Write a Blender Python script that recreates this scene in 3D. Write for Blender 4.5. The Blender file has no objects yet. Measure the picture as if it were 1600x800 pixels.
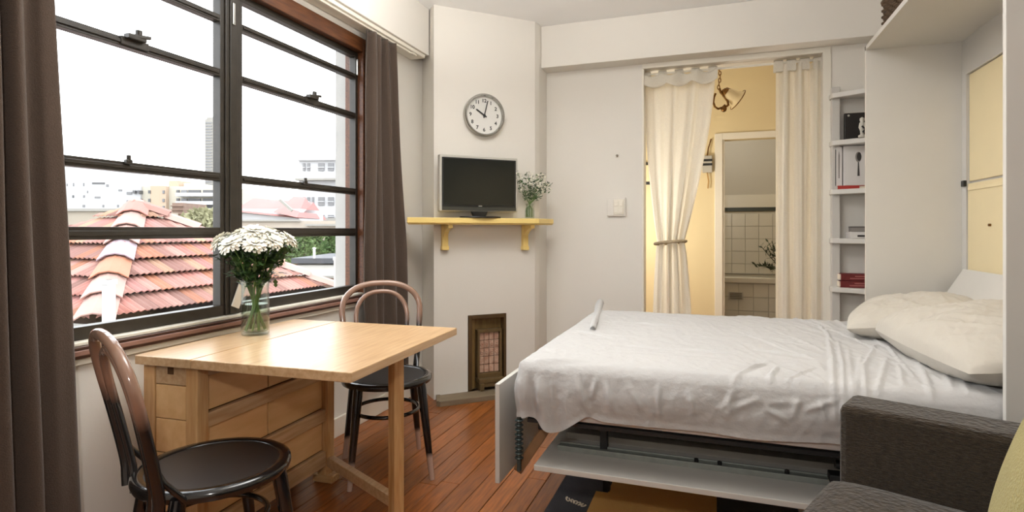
import bpy, bmesh, math, random
from mathutils import Vector, Matrix, noise
random.seed(7)
SC = bpy.context.scene
COL = SC.collection
R = math.radians
# ------------------------------------------------------------------ camera, sky, lights, exposure
EYE = 1.175
YAW, FPX = R(19.4), 895.0
cd = bpy.data.cameras.new('camera'); cam = bpy.data.objects.new('camera', cd); COL.objects.link(cam)
cam.location = (0, 0, EYE); cam.rotation_euler = (R(90), 0, YAW)
cd.sensor_width = 36; cd.lens = 36 * FPX / 1600; cd.shift_y = -40 / 1600; cd.clip_start = .02; cd.clip_end = 2000
SC.camera = cam
w = bpy.data.worlds.new('overcast_sky'); SC.world = w; w.use_nodes = True
bg = w.node_tree.nodes['Background']; bg.inputs[0].default_value = (.93, .97, 1, 1); bg.inputs[1].default_value = 4.3
SC.view_settings.view_transform = 'Standard'; SC.view_settings.look = 'None'
SC.view_settings.gamma = 1; SC.view_settings.use_curve_mapping = False
SC.view_settings.exposure = 0.20

def lamp(name, kind, loc, power, col, size=.1, rot=(0, 0, 0), size_y=None):
    l = bpy.data.lights.new(name, kind); l.energy = power; l.color = col
    if kind == 'AREA':
        l.size = size
        if size_y: l.shape = 'RECTANGLE'; l.size_y = size_y
    else: l.shadow_soft_size = size
    o = bpy.data.objects.new(name, l); COL.objects.link(o); o.location = loc; o.rotation_euler = rot
    return o
lamp('bounce_flash_light', 'AREA', (-.75, 2.15, 2.24), 50, (1, 1, .99), .4, (R(180), 0, 0))
lamp('overhead_fill_light', 'POINT', (-.9, 1.5, 2.42), 8, (1, .97, .92), .2)  # unseen fill added to make up for weak window light; no fixture
lamp('camera_flash_light', 'POINT', (-.12, -.15, 1.62), 33, (1, .98, .95), .05)
lamp('hall_lamp_light', 'POINT', (-.75, 4.95, 1.3), 23, (1, .97, .90), .12)
lamp('bathroom_fill_light', 'POINT', (.1, 6.4, 2.4), 12, (1, 1, .97), .12)  # unseen fill added to brighten the bathroom; no fixture there

# ------------------------------------------------------------------ helpers
cY, sY = math.cos(YAW), math.sin(YAW)
def ray(px): r = (px - 800) / FPX; return r * cY - sY, r * sY + cY          # world x, y per metre of depth
def zat(py, d): return EYE - (py - 360) / FPX * d
def at(px, py, d): a, b = ray(px); return Vector((a * d, b * d, zat(py, d)))
def L(r, g, b):
    f = lambda c: (c / 255 / 12.92) if c / 255 <= .04045 else ((c / 255 + .055) / 1.055) ** 2.4
    return (f(r), f(g), f(b))

class MB:
    def __init__(s): s.v = []; s.f = []
    def add(s, vs, fs):
        n = len(s.v); s.v += [Vector(p) for p in vs]; s.f += [tuple(i + n for i in q) for q in fs]; return s
    def box(s, a, b):
        x0, y0, z0 = a; x1, y1, z1 = b
        return s.add([(x0,y0,z0),(x1,y0,z0),(x1,y1,z0),(x0,y1,z0),(x0,y0,z1),(x1,y0,z1),(x1,y1,z1),(x0,y1,z1)],
                     [(0,3,2,1),(4,5,6,7),(0,1,5,4),(1,2,6,5),(2,3,7,6),(3,0,4,7)])
    def bar(s, p, q, w, h, up=(0, 0, 1)):
        p, q = Vector(p), Vector(q); d = (q - p).normalized(); up = Vector(up)
        a = d.cross(up)
        if a.length < 1e-4: a = d.cross(Vector((0, 1, 0)))
        a.normalize(); b = a.cross(d).normalized(); a *= w / 2; b *= h / 2
        return s.add([p-a-b, p+a-b, p+a+b, p-a+b, q-a-b, q+a-b, q+a+b, q-a+b],
                     [(0,3,2,1),(4,5,6,7),(0,1,5,4),(1,2,6,5),(2,3,7,6),(3,0,4,7)][::1])
    def prism(s, poly, z0, z1):
        n = len(poly)
        return s.add([(x, y, z0) for x, y in poly] + [(x, y, z1) for x, y in poly],
                     [tuple(range(n))[::-1], tuple(range(n, 2*n))] + [(i, (i+1) % n, n+(i+1) % n, n+i) for i in range(n)])
    def extr(s, poly, vec):
        n = len(poly); v = Vector(vec); P = [Vector(p) for p in poly]
        return s.add(P + [p + v for p in P], [tuple(range(n))[::-1], tuple(range(n, 2*n))] + [(i, (i+1) % n, n+(i+1) % n, n+i) for i in range(n)])
    def tube(s, pts, rad, n=10, closed=False, flat=1.0):
        P = [Vector(p) for p in pts]; m = len(P)
        if not hasattr(rad, '__len__'): rad = [rad] * m
        T = []
        for i in range(m):
            a = P[(i-1) % m] if (closed or i > 0) else P[i]; b = P[(i+1) % m] if (closed or i < m-1) else P[i]
            T.append((b - a).normalized())
        u = T[0].orthogonal().normalized(); vs = []; 
        for i in range(m):
            u = (u - T[i] * u.dot(T[i])).normalized(); w_ = T[i].cross(u)
            for k in range(n):
                t = 2 * math.pi * k / n; vs.append(P[i] + (u * math.cos(t) + w_ * math.sin(t) * flat) * rad[i])
        fs = [(i*n+k, i*n+(k+1) % n, ((i+1) % m)*n+(k+1) % n, ((i+1) % m)*n+k) for i in range(m if closed else m-1) for k in range(n)]
        if not closed: fs += [tuple(range(n))[::-1], tuple(range((m-1)*n, m*n))]
        return s.add(vs, fs)
    def lathe(s, prof, n=28, c=(0, 0, 0), ax=None):
        M = ax.to_4x4() if ax else Matrix(); c = Vector(c); vs = []; m = len(prof)
        for r, z in prof:
            for k in range(n):
                t = 2*math.pi*k/n; vs.append(c + M @ Vector((r*math.cos(t), r*math.sin(t), z)))
        fs = [(i*n+k, i*n+(k+1) % n, (i+1)*n+(k+1) % n, (i+1)*n+k) for i in range(m-1) for k in range(n)]
        if prof[0][0] > 1e-5: fs.append(tuple(range(n))[::-1])
        if prof[-1][0] > 1e-5: fs.append(tuple(range((m-1)*n, m*n)))
        return s.add(vs, fs)
    def grid(s, fn, nu, nv):
        return s.add([fn(i/(nu-1), j/(nv-1)) for j in range(nv) for i in range(nu)],
                     [(j*nu+i, j*nu+i+1, (j+1)*nu+i+1, (j+1)*nu+i) for j in range(nv-1) for i in range(nu-1)])
    def xf(s, M): s.v = [M @ p for p in s.v]; return s
    def build(s, name, m, parent=None, smooth=None, bevel=0, kind=None, world=True, solid=0, sub=0):
        me = bpy.data.meshes.new(name)
        vs = s.v
        if parent is not None and world: 
            I = world_of(parent).inverted(); vs = [I @ p for p in vs]
        me.from_pydata([tuple(p) for p in vs], [], s.f); me.update()
        bm = bmesh.new(); bm.from_mesh(me); bmesh.ops.remove_doubles(bm, verts=bm.verts, dist=1e-6) if len(s.v) < 4000 else None
        bmesh.ops.recalc_face_normals(bm, faces=bm.faces); bm.to_mesh(me); bm.free()
        if smooth:
            me.polygons.foreach_set('use_smooth', [True] * len(me.polygons)); me.set_sharp_from_angle(angle=R(smooth))
        me.materials.append(m)
        o = bpy.data.objects.new(name, me); COL.objects.link(o)
        if parent is not None: o.parent = parent
        if bevel:
            b = o.modifiers.new('bevel', 'BEVEL'); b.width = bevel; b.segments = 2; b.limit_method = 'ANGLE'; b.angle_limit = R(40)
        if solid: q = o.modifiers.new('solid', 'SOLIDIFY'); q.thickness = solid; q.offset = 0
        if sub: q = o.modifiers.new('sub', 'SUBSURF'); q.levels = q.render_levels = sub
        if kind: o['kind'] = kind
        return o
def world_of(o):
    M = Matrix.Translation(o.location) @ o.rotation_euler.to_matrix().to_4x4()
    return world_of(o.parent) @ M if o.parent else M
def tag(o, label, cat, group=None, kind=None):
    o['label'] = label; o['category'] = cat
    if group: o['group'] = group
    if kind: o['kind'] = kind
    return o
def thing(name, label, cat, loc=(0, 0, 0), rz=0, group=None):
    o = bpy.data.objects.new(name, None); COL.objects.link(o); o.location = loc; o.rotation_euler = (0, 0, rz); o.empty_display_size = .05
    return tag(o, label, cat, group)
def structure(o): o['kind'] = 'structure'; return o
def copy_tree(o, parent=None):
    c = o.copy(); COL.objects.link(c)
    if parent: c.parent = parent
    for ch in list(o.children): copy_tree(ch, c)
    return c
def box(name, a, b, m, parent=None, bevel=0, world=True): return MB().box(a, b).build(name, m, parent, bevel=bevel, world=world)

# ------------------------------------------------------------------ materials (procedural)
def mat(name, col, rough=.6, metal=0, var=0, scale=5, stretch=(1, 1, 1), bump=0, bscale=None, rnd=0, spec=.5, sheen=0, col2=None, coat=0, detail=4):
    m = bpy.data.materials.new(name); m.use_nodes = True; nt = m.node_tree; N = nt.nodes; K = nt.links
    p = N['Principled BSDF']; p.inputs['Roughness'].default_value = rough; p.inputs['Metallic'].default_value = metal
    p.inputs['Specular IOR Level'].default_value = spec; p.inputs['Sheen Weight'].default_value = sheen; p.inputs['Coat Weight'].default_value = coat
    p.inputs['Base Color'].default_value = (*col, 1)
    tc = N.new('ShaderNodeTexCoord'); mp = N.new('ShaderNodeMapping'); mp.inputs['Scale'].default_value = stretch
    K.new(tc.outputs['Object'], mp.inputs[0]); vec = mp.outputs[0]; oi = None
    if rnd:
        oi = N.new('ShaderNodeObjectInfo'); ad = N.new('ShaderNodeVectorMath'); ad.operation = 'ADD'
        mu = N.new('ShaderNodeMath'); mu.operation = 'MULTIPLY'; mu.inputs[1].default_value = 37
        K.new(oi.outputs['Random'], mu.inputs[0]); K.new(mp.outputs[0], ad.inputs[0]); K.new(mu.outputs[0], ad.inputs[1]); vec = ad.outputs[0]
    out = None
    if var or col2:
        nz = N.new('ShaderNodeTexNoise'); nz.inputs['Scale'].default_value = scale; nz.inputs['Detail'].default_value = detail; K.new(vec, nz.inputs['Vector'])
        mx = N.new('ShaderNodeMix'); mx.data_type = 'RGBA'
        a = [c * (1 - var) for c in col]; b = [min(1, c * (1 + var)) for c in col] if col2 is None else col2
        mx.inputs[6].default_value = (*a, 1); mx.inputs[7].default_value = (*b, 1)
        rp = N.new('ShaderNodeMapRange'); rp.inputs[1].default_value = .3; rp.inputs[2].default_value = .7
        K.new(nz.outputs[0], rp.inputs[0]); K.new(rp.outputs[0], mx.inputs[0]); out = mx.outputs[2]
    if rnd:
        hs = N.new('ShaderNodeHueSaturation'); r2 = N.new('ShaderNodeMapRange'); r2.inputs[3].default_value = 1 - rnd; r2.inputs[4].default_value = 1 + rnd
        K.new(oi.outputs['Random'], r2.inputs[0]); K.new(r2.outputs[0], hs.inputs['Value'])
        if out: K.new(out, hs.inputs['Color'])
        else: hs.inputs['Color'].default_value = (*col, 1)
        out = hs.outputs[0]
    if out: K.new(out, p.inputs['Base Color'])
    if bump:
        n2 = N.new('ShaderNodeTexNoise'); n2.inputs['Scale'].default_value = bscale or scale * 8; n2.inputs['Detail'].default_value = 3; K.new(vec, n2.inputs['Vector'])
        bp = N.new('ShaderNodeBump'); bp.inputs['Strength'].default_value = bump; bp.inputs['Distance'].default_value = .01
        K.new(n2.outputs[0], bp.inputs['Height']); K.new(bp.outputs[0], p.inputs['Normal'])
    return m
def weave(name, c1, c2, s=400, rough=.95, bump=.4, stretch=(1, 1, 1), sheen=.2):
    m = mat(name, c1, rough, var=.2, col2=c2, scale=s, stretch=stretch, bump=bump, bscale=s, sheen=sheen, spec=.15); return m
def pane_glass(name, tint=(1, 1, 1), pw_=5, base=.03, mul=.5):
    m = bpy.data.materials.new(name); m.use_nodes = True; N = m.node_tree.nodes; K = m.node_tree.links; N.remove(N['Principled BSDF'])
    t = N.new('ShaderNodeBsdfTransparent'); t.inputs[0].default_value = (*tint, 1); g = N.new('ShaderNodeBsdfGlossy'); g.inputs['Roughness'].default_value = 0
    fr = N.new('ShaderNodeLayerWeight'); fr.inputs[0].default_value = .5; pw = N.new('ShaderNodeMath'); pw.operation = 'POWER'; pw.inputs[1].default_value = pw_
    ma = N.new('ShaderNodeMath'); ma.operation = 'MULTIPLY_ADD'; ma.inputs[1].default_value = mul; ma.inputs[2].default_value = base; mx = N.new('ShaderNodeMixShader')
    K.new(fr.outputs[1], pw.inputs[0]); K.new(pw.outputs[0], ma.inputs[0]); K.new(ma.outputs[0], mx.inputs[0]); K.new(t.outputs[0], mx.inputs[1]); K.new(g.outputs[0], mx.inputs[2]); K.new(mx.outputs[0], N['Material Output'].inputs[0]); return m
def solid_glass(name, col, ior=1.45):
    m = bpy.data.materials.new(name); m.use_nodes = True; p = m.node_tree.nodes['Principled BSDF']
    p.inputs['Base Color'].default_value = (*col, 1); p.inputs['Transmission Weight'].default_value = 1; p.inputs['Roughness'].default_value = .01; p.inputs['IOR'].default_value = ior; return m
def emit(name, col, s):
    m = bpy.data.materials.new(name); m.use_nodes = True; p = m.node_tree.nodes['Principled BSDF']; p.inputs['Emission Color'].default_value = (*col, 1); p.inputs['Emission Strength'].default_value = s; return m

WALL = L(230, 225, 216)
m_wall = mat('cream_wall_paint', WALL, .75, var=.02, scale=1.5, bump=.04, bscale=60)
m_ceil = mat('white_ceiling_paint', L(247, 246, 244), .8, var=.02, scale=2)
m_hall = mat('yellow_hall_paint', L(232, 214, 172), .75, var=.03, scale=1.5)
m_trim = mat('white_trim_paint', L(236, 230, 216), .45, var=.02)
m_white = mat('white_cabinet_laminate', L(204, 200, 193), .4, var=.015)
m_cream = mat('cream_panel_paint', L(232, 214, 172), .5, var=.02)
m_board = mat('jarrah_floorboard', L(162, 94, 37), .30, col2=L(112, 60, 22), var=0, scale=9, stretch=(9, .8, 9), bump=.05, bscale=60, rnd=.2, coat=.15)
m_sub = mat('dark_subfloor', L(40, 22, 12), .9)
m_steel = mat('black_steel_window_paint', L(48, 43, 36), .4, var=.2, scale=20)
m_timber = mat('brown_window_timber', L(112, 68, 38), .4, col2=L(74, 40, 22), scale=8, stretch=(10, 1, 10))
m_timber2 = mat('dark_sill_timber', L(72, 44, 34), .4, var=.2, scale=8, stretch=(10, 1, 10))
m_timber3 = mat('pinkish_sill_timber', L(150, 112, 98), .4, var=.15, scale=8, stretch=(10, 1, 10))
m_pane = pane_glass('clear_window_glass')
m_birch = mat('pale_birch', L(206, 174, 134), .30, col2=L(184, 146, 104), scale=5, stretch=(14, 1.2, 14), bump=.02, rnd=.07, spec=.5)
m_birchx = mat('pale_birch_cross', L(212, 172, 122), .35, col2=L(184, 134, 80), scale=5, stretch=(1.2, 14, 14), rnd=.06)
m_birchz = mat('pale_birch_upright', L(214, 174, 124), .35, col2=L(188, 138, 82), scale=5, stretch=(14, 14, 1.2), rnd=.06)
m_ply = mat('birch_panel', L(230, 188, 134), .4, col2=L(216, 170, 114), scale=4, stretch=(6, 1, 6), rnd=.05)
m_recess_shade = mat('brown_recess_shade', L(92, 62, 30), .8)  # brown standing in for shade inside the notch and the gaps
m_sheet = mat('white_cotton_sheet', L(187, 185, 183), .85, var=.015, scale=3, bump=.4, bscale=38, sheen=.2, spec=.2)
m_pillow = mat('ivory_pillowcase', L(190, 183, 171), .85, var=.02, scale=3, bump=.25, bscale=40, sheen=.2, spec=.2)
m_mattress = mat('mattress_ticking', L(215, 210, 205), .9, bump=.2, bscale=60)
m_dkcurt = weave('taupe_curtain_cloth', L(100, 85, 74), L(80, 67, 58), 260, bump=.3)
m_crcurt = weave('ivory_curtain_cloth', L(250, 246, 236), L(247, 241, 228), 200, bump=.12)
def translucent(m, col, f):
    nt = m.node_tree; N = nt.nodes; t = N.new('ShaderNodeBsdfTranslucent'); t.inputs[0].default_value = (*col, 1); mx = N.new('ShaderNodeMixShader'); mx.inputs[0].default_value = f
    nt.links.new(N['Principled BSDF'].outputs[0], mx.inputs[1]); nt.links.new(t.outputs[0], mx.inputs[2]); nt.links.new(mx.outputs[0], N['Material Output'].inputs[0])
translucent(m_crcurt, L(250, 244, 230), .35)
m_sofa = weave('dark_brown_sofa_cloth', L(74, 62, 48), L(36, 29, 22), 60, bump=.8, stretch=(1, 1, 5))
m_cush = weave('mustard_linen', L(180, 168, 112), L(156, 142, 84), 200, bump=.5)
m_navy = weave('navy_rug_pile', L(36, 34, 46), L(24, 22, 32), 300, bump=.6)
m_yell = weave('mustard_wool', L(244, 186, 76), L(226, 164, 58), 250, bump=.5)
m_chrome = mat('brushed_steel', L(180, 178, 172), .25, 1)
m_black = mat('black_plastic', L(26, 26, 26), .35)
m_screen = mat('dark_tv_screen', L(28, 31, 29), .16, spec=.4)
m_silver = mat('silver_plastic', L(190, 186, 176), .4)
m_yshelf = mat('yellow_gloss_paint', L(243, 214, 134), .35, var=.04, scale=6)
m_alu = mat('grey_aluminium', L(150, 154, 148), .45, .4, var=.1, scale=30)
m_dksteel = mat('black_powder_coat', L(34, 34, 34), .5)
m_brass = mat('aged_brass', L(120, 86, 44), .35, .8, var=.3, scale=60)
m_opal = mat('frosted_lamp_glass', L(232, 212, 170), .25)
m_greyp = mat('grey_bathroom_paint', L(188, 180, 166), .7)
m_tile = mat('white_glazed_tile', L(214, 206, 190), .2, rnd=.03)
m_grout = mat('grey_grout', L(194, 186, 171), .9)
m_leaf = mat('green_leaf', L(66, 98, 44), .5, col2=L(34, 58, 24), scale=30, rnd=.25)
m_stem = mat('green_stem', L(92, 122, 56), .5, var=.2, scale=20)
m_petal = mat('white_petal', L(246, 242, 228), .7, var=.03, scale=30)
m_dkgreen = mat('dark_green_sprig', L(74, 82, 56), .6, rnd=.2)
m_glass = pane_glass('clear_vase_glass', (.90, .93, .90), 2.6, .05, .8); m_water = pane_glass('clear_water', (.93, .96, .91))
# ------------------------------------------------------------------ room shell
XW, YB, XR, ZC = -2.03, 4.38, 1.25, 2.74        # window wall, back wall, right wall, ceiling
XO = XW - .14
W0, W1, WZ0, WZ1 = .55, 3.066, .745, 2.347       # window opening
wl = structure(MB().box((XO, -1.7, 0), (XW, W0, ZC)).box((XO, W1, 0), (XW, YB + .14, ZC)).box((XO, W0, 0), (XW, W1, WZ0)).box((XO, W0, WZ1), (XW, W1, ZC)).build('wall_left', m_wall))
DX0, DX1, DZ = -.505, .70, 2.385                  # doorway to the hall
wb = structure(MB().box((XW, YB, 0), (DX0, YB + .14, ZC)).box((DX1, YB, 0), (XR + .12, YB + .14, ZC)).box((DX0, YB, DZ), (DX1, YB + .14, ZC)).build('wall_back', m_wall))
structure(MB().box((XR, 1.9, 0), (XR + .12, YB, ZC)).box((XR, 1.78, 0), (2.3, 1.9, ZC)).box((2.3, -1.7, 0), (2.42, 1.9, ZC)).build('wall_right', m_wall))
structure(box('wall_front', (XO, -1.82, 0), (2.42, -1.7, ZC), m_wall))
structure(box('ceiling', (XO, -1.82, ZC), (2.42, 7.6, ZC + .1), m_ceil))
fl = structure(box('floor', (XO, -1.82, -.12), (2.42, 7.6, -.022), m_sub))
bw, lens_ = .092, (2.0, 2.6, 1.5, 1.75)
pm = {}
random.seed(3)
x = XW
while x < 2.3:
    y = -1.7 + random.uniform(-1, 0) * 0
    y1 = 5.77
    first = True
    while y < y1 - .01:
        ln = random.choice(lens_) if not first else random.uniform(.5, 2.2); first = False
        ln = round(min(ln, y1 - y), 3)
        if y1 - y - ln < .4: ln = round(y1 - y, 3)
        key = ln
        if key not in pm:
            b = MB().box((-bw/2 + .0015, -ln/2 + .001, -.022), (bw/2 - .0015, ln/2 - .001, 0)).build('floorboard', m_board, fl, bevel=.0015, world=False); pm[key] = b; o = b
        else: o = pm[key].copy(); COL.objects.link(o)
        o.location = (x + bw/2, y + ln/2, random.uniform(-.0006, .0006)); y += ln
    x += bw
# corner chimney breast, diagonal across the corner, with the niche for the old hearth
P0, P1 = Vector((-1.83, 3.565, 0)), Vector((-1.265, 4.11, 0))
BE = (P1 - P0).normalized(); BN = Vector((BE.y, -BE.x, 0)); BL = (P1 - P0).length; BPHI = math.atan2(BE.y, BE.x)
def bx(px, off=0):      # along-breast coordinate and depth seen at column px, at a distance off in front of the breast
    a, b = ray(px); Q = P0 + BN * off
    det = BE.x * -b - BE.y * -a
    t = (-Q.x * -b + Q.y * -a) / det
    P = Q + BE * t; d = -P.x * sY + P.y * cY
    return t, d
def bp(t, off, z): return P0 + BE * t + BN * off + Vector((0, 0, z))
n0, n1 = bx(731)[0], bx(791)[0]; nz = zat(491, bx(760)[1])
A_, B_ = bp(n0, 0, 0), bp(n1, 0, 0); A2, B2 = bp(n0, -.13, 0), bp(n1, -.13, 0)
xy = lambda p: (p.x, p.y)
bc = MB()
full = [xy(P0), xy(P1), (-1.25, 4.17), (-1.25, YB), (XW, YB), (XW, 3.77)]
bc.prism(full, nz, ZC)
bc.prism([xy(P0), xy(A_), xy(A2), (XW, YB), (XW, 3.77)], 0, nz)
bc.prism([xy(B_), xy(P1), (-1.25, 4.17), (-1.25, YB), xy(B2)], 0, nz)
bc.prism([xy(A2), xy(B2), (-1.25, YB), (XW, YB)], 0, nz)
structure(bc.build('wall_corner', m_wall))
# ceiling beam along the back wall, bulkhead over the window, trims
structure(box('trim_1', (-1.25, 4.22, 2.42), (XR, YB, ZC), m_wall, bevel=.004))
structure(box('trim_2', (XW, -1.7, 2.41), (-1.90, 3.63, ZC), m_wall, bevel=.004))
structure(MB().box((XW, -1.7, 2.385), (-1.915, 3.60, 2.41)).build('trim_3', m_trim, bevel=.005))
t4 = MB().box((DX0 - .0, YB - .012, DZ), (DX1 + .05, YB, DZ + .035)).box((DX1, YB - .012, 0), (DX1 + .05, YB, DZ))
t4.box((DX0 - .004, YB - .003, 0), (DX0 + .012, YB + .14, DZ))
structure(t4.build('trim_4', m_trim, bevel=.003))
structure(MB().box((XW, -1.7, 0), (XW + .014, 3.76, .11)).build('baseboard_left', m_trim, bevel=.004))
structure(MB().box((XW + .02, YB - .014, 0), (DX0, YB, .11)).build('baseboard_back', m_trim, bevel=.004))

# hall and bathroom beyond the doorway
HY = 5.77
b0, b1, bz = .078, .84, 2.03
structure(MB().box((-1.35, HY, 0), (b0, HY + .1, ZC)).box((b1, HY, 0), (1.37, HY + .1, ZC)).box((b0, HY, bz), (b1, HY + .1, ZC)).build('wall_hall', m_hall))
structure(MB().box((-1.47, YB + .14, 0), (-1.35, 7.6, ZC)).box((1.25, YB + .14, 0), (1.37, 7.6, ZC)).build('wall_hall_side', m_hall))
structure(MB().box((b0 - .07, HY - .018, 0), (b0, HY, bz + .06)).box((b1, HY - .018, 0), (b1 + .07, HY, bz + .06)).box((b0, HY - .018, bz), (b1, HY, bz + .06)).box((b0, HY, 0), (b0 + .02, HY + .1, bz)).build('trim_5', m_trim, bevel=.004))
BY = 7.40
wbm = structure(MB().box((-1.35, BY, 0), (1.25, BY + .12, ZC)).build('wall_bathroom', m_greyp))
box('tile_backing', (-.2, BY - .004, .62), (1.2, BY, 1.40), m_grout, wbm)
box('dado_strip', (-.2, BY - .018, 1.405), (1.2, BY, 1.45), mat('dark_green_tile', L(52, 56, 46), .3), wbm)
box('tile_cap', (-.2, BY - .016, 1.45), (1.2, BY, 1.60), m_tile, wbm)
tm = None
for i in range(8):
    for j in range(5):
        if tm is None: tm = MB().box((-.073, -.005, -.073), (.073, .005, .073)).build('tile', m_tile, wbm, bevel=.002, world=False); o = tm
        else: o = tm.copy(); COL.objects.link(o)
        o.location = (-.02 + i * .15, BY - .008, .70 + j * .15)
bt = thing('bathtub', 'white built in bathtub with tiled front seen through the far doorway', 'bathtub', (.4, 6.75, 0))
MB().box((-.35, 6.72, 0), (1.24, 6.76, .60)).build('front_panel', m_grout, bt)
MB().box((-.35, 6.68, .60), (1.24, 6.80, .665)).box((-.35, 7.30, .60), (1.24, 7.38, .665)).box((-.35, 6.80, .60), (-.27, 7.30, .665)).box((1.16, 6.80, .6), (1.24, 7.30, .665)).build('rim', m_tile, bt, bevel=.012)
MB().box((-.27, 6.80, .2), (1.16, 7.30, .24)).build('basin', m_tile, bt)
tm = None
for i in range(10):
    for j in range(4):
        if tm is None: tm = MB().box((-.073, -.005, -.073), (.073, .005, .073)).build('tile', m_tile, bt, bevel=.002, world=False); o = tm
        else: o = tm.copy(); COL.objects.link(o)
        o.location = (-.27 + i * .15 - .4, 6.716 - 6.75, .525 - j * .15)
q = at(1150, 463, 6.18)
vt = thing('wall_vent', 'small louvred vent set low in the bathtub front', 'vent', (q.x, 6.711, q.z))
MB().box((-.075, -.012, -.04), (.075, 0, .04)).build('vent_frame', m_greyp, vt, world=False)
for k in range(4): MB().box((-.062, -.018, -.032 + k * .018), (.062, -.010, -.022 + k * .018)).build('slat', mat('vent_grey', L(120, 112, 98), .6), vt, world=False)
# leafy potted plant in the bathroom behind the ivory curtain
q = at(1222, 432, 6.35)
pl = thing('potted_plant', 'dark leafy sprig reaching out from behind the straight ivory curtain', 'plant', (q.x, 6.74, .665))
MB().lathe([(.03, 0), (.05, .01), (.06, .10), (.055, .10), (.045, .03), (0, .03)], 20).build('pot', m_tile, pl, smooth=40, world=False)
random.seed(5)
for k in range(7):
    t = R(150 + k * 10); ln = random.uniform(.28, .42); tilt = .35 + .11 * k
    d = Vector((-math.sin(tilt), -.25 * math.sin(k), math.cos(tilt))).normalized()
    pts = [Vector((0, 0, .05)) + d * ln * s - Vector((0, 0, .1 * s * s)) * (k > 3) for s in (0, .33, .66, 1)]
    MB().tube(pts, .004, 6).build('stem', m_dkgreen, pl, smooth=60, world=False)
    lf = MB()
    for i in range(16):
        p = pts[0].lerp(pts[3], .4 + .6 * i / 15); e = Vector((random.uniform(-1, 1), random.uniform(-1, 1), random.uniform(-.5, 1))).normalized(); s_ = e.cross(d).normalized()
        lf.add([p, p + e * .03 + s_ * .011, p + e * .06, p + e * .03 - s_ * .011], [(0, 1, 2, 3)])
    lf.build('leaves', m_dkgreen, pl, world=False, kind='stuff')
# wall hanging in the hall
q = at(1105, 258, 5.42)
wh = thing('wall_hanging', 'small striped box hanging on a cord with a tail on the yellow hall wall', 'ornament', (q.x, HY - .03, q.z))
MB().box((-.045, -.02, -.07), (.045, .02, .09)).build('body', m_silver, wh, bevel=.006, world=False)
for z0 in (.035, -.005): MB().box((-.046, -.022, z0), (.046, .021, z0 + .022)).build('black_stripe', m_black, wh, world=False)
MB().tube([(0, 0, .09), (.01, 0, .16), (.035, .012, .25)], .006, 8).build('hanging_cord', m_brass, wh, world=False, smooth=60)
MB().tube([(0, 0, -.07), (.012, 0, -.15), (.006, 0, -.22)], .006, 8).build('tail', mat('tan_cord', L(190, 150, 90), .8), wh, world=False, smooth=60)
a = at(1004, 262, 5.2)
pf = thing('picture_frame', 'dark picture frame at the far left of the hall wall behind the tied curtain', 'picture', (a.x - .03, HY - .012, a.z))
MB().box((-.13, -.02, -.12), (.13, .01, .10)).build('frame', m_black, pf, world=False); MB().box((-.10, -.023, -.09), (.10, -.019, .07)).build('print', m_cream, pf, world=False)

# ------------------------------------------------------------------ window
wn = bpy.data.objects.new('window_1', None); COL.objects.link(wn); wn.location = (XW, 2.0, WZ0); structure(wn)
XF = XW - .05
MB().box((XO + .02, W1 - .068, WZ0), (XW + .012, W1, WZ1)).build('jamb', m_timber, wn, bevel=.004)
MB().box((XO + .02, W0, WZ0), (XW + .012, W0 + .068, WZ1)).build('jamb', m_timber, wn, bevel=.004)
MB().box((XO + .02, W0 + .068, 2.262), (XW + .012, W1 - .068, WZ1)).build('head', m_timber, wn, bevel=.004)
y0, y1 = W0 + .068, W1 - .068
MB().box((XO, y0, WZ0), (XW + .02, y1, .752)).build('sill_base', m_trim, wn)
MB().box((XO + .02, W0 - .02, .774), (XW + .028, W1 + .02, .783)).build('sill_lip', m_timber2, wn, bevel=.002)
MB().box((XO + .02, W0 - .02, .754), (XW + .036, W1 + .02, .772)).build('sill', m_timber3, wn, bevel=.003)
MB().box((XO + .02, W0 - .02, .783), (XW + .01, W1 + .02, .796)).build('sill_top', m_trim, wn, bevel=.003)
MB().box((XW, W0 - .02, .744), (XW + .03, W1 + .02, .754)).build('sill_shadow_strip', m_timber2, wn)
MB().box((XW, W0 - .02, .72), (XW + .018, W1 + .02, .744)).build('apron', m_trim, wn, bevel=.003)
ML = 1.983; MR = 2.064
MB().box((XF - .03, ML, .796), (XF + .03, MR, 2.262)).box((XF + .03, ML + .02, .80), (XF + .037, MR - .02, 2.26)).build('mullion', m_steel, wn, bevel=.003)
for (a, b) in ((y0, ML), (MR, y1)):
    MB().box((XF - .022, a, .796), (XF + .022, b, .842)).build('bottom_rail', m_steel, wn, bevel=.002)
    MB().box((XF - .022, a, 2.232), (XF + .022, b, 2.262)).build('top_rail', m_steel, wn, bevel=.002)
    for c in ((a, a + .022), (b - .022, b)): MB().box((XF - .022, c[0], .842), (XF + .022, c[1], 2.232)).build('stile', m_steel, wn, bevel=.002)
    zs = [.842]
    for zc, h in ((1.165, .046), (1.412, .036), (1.874, .034), (2.115, .03)):
        MB().box((XF - .02, a + .02, zc - h/2), (XF + .02, b - .02, zc + h/2)).box((XF + .02, a + .03, zc - h*.2), (XF + .026, b - .03, zc + h*.2)).build('rail', m_steel, wn, bevel=.002)
        zs += [zc - h/2, zc + h/2]
    zs.append(2.232)
    for i in range(0, len(zs), 2):
        MB().box((XF - .003, a + .02, zs[i]), (XF + .003, b - .02, zs[i+1])).build('pane', m_pane, wn)
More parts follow.
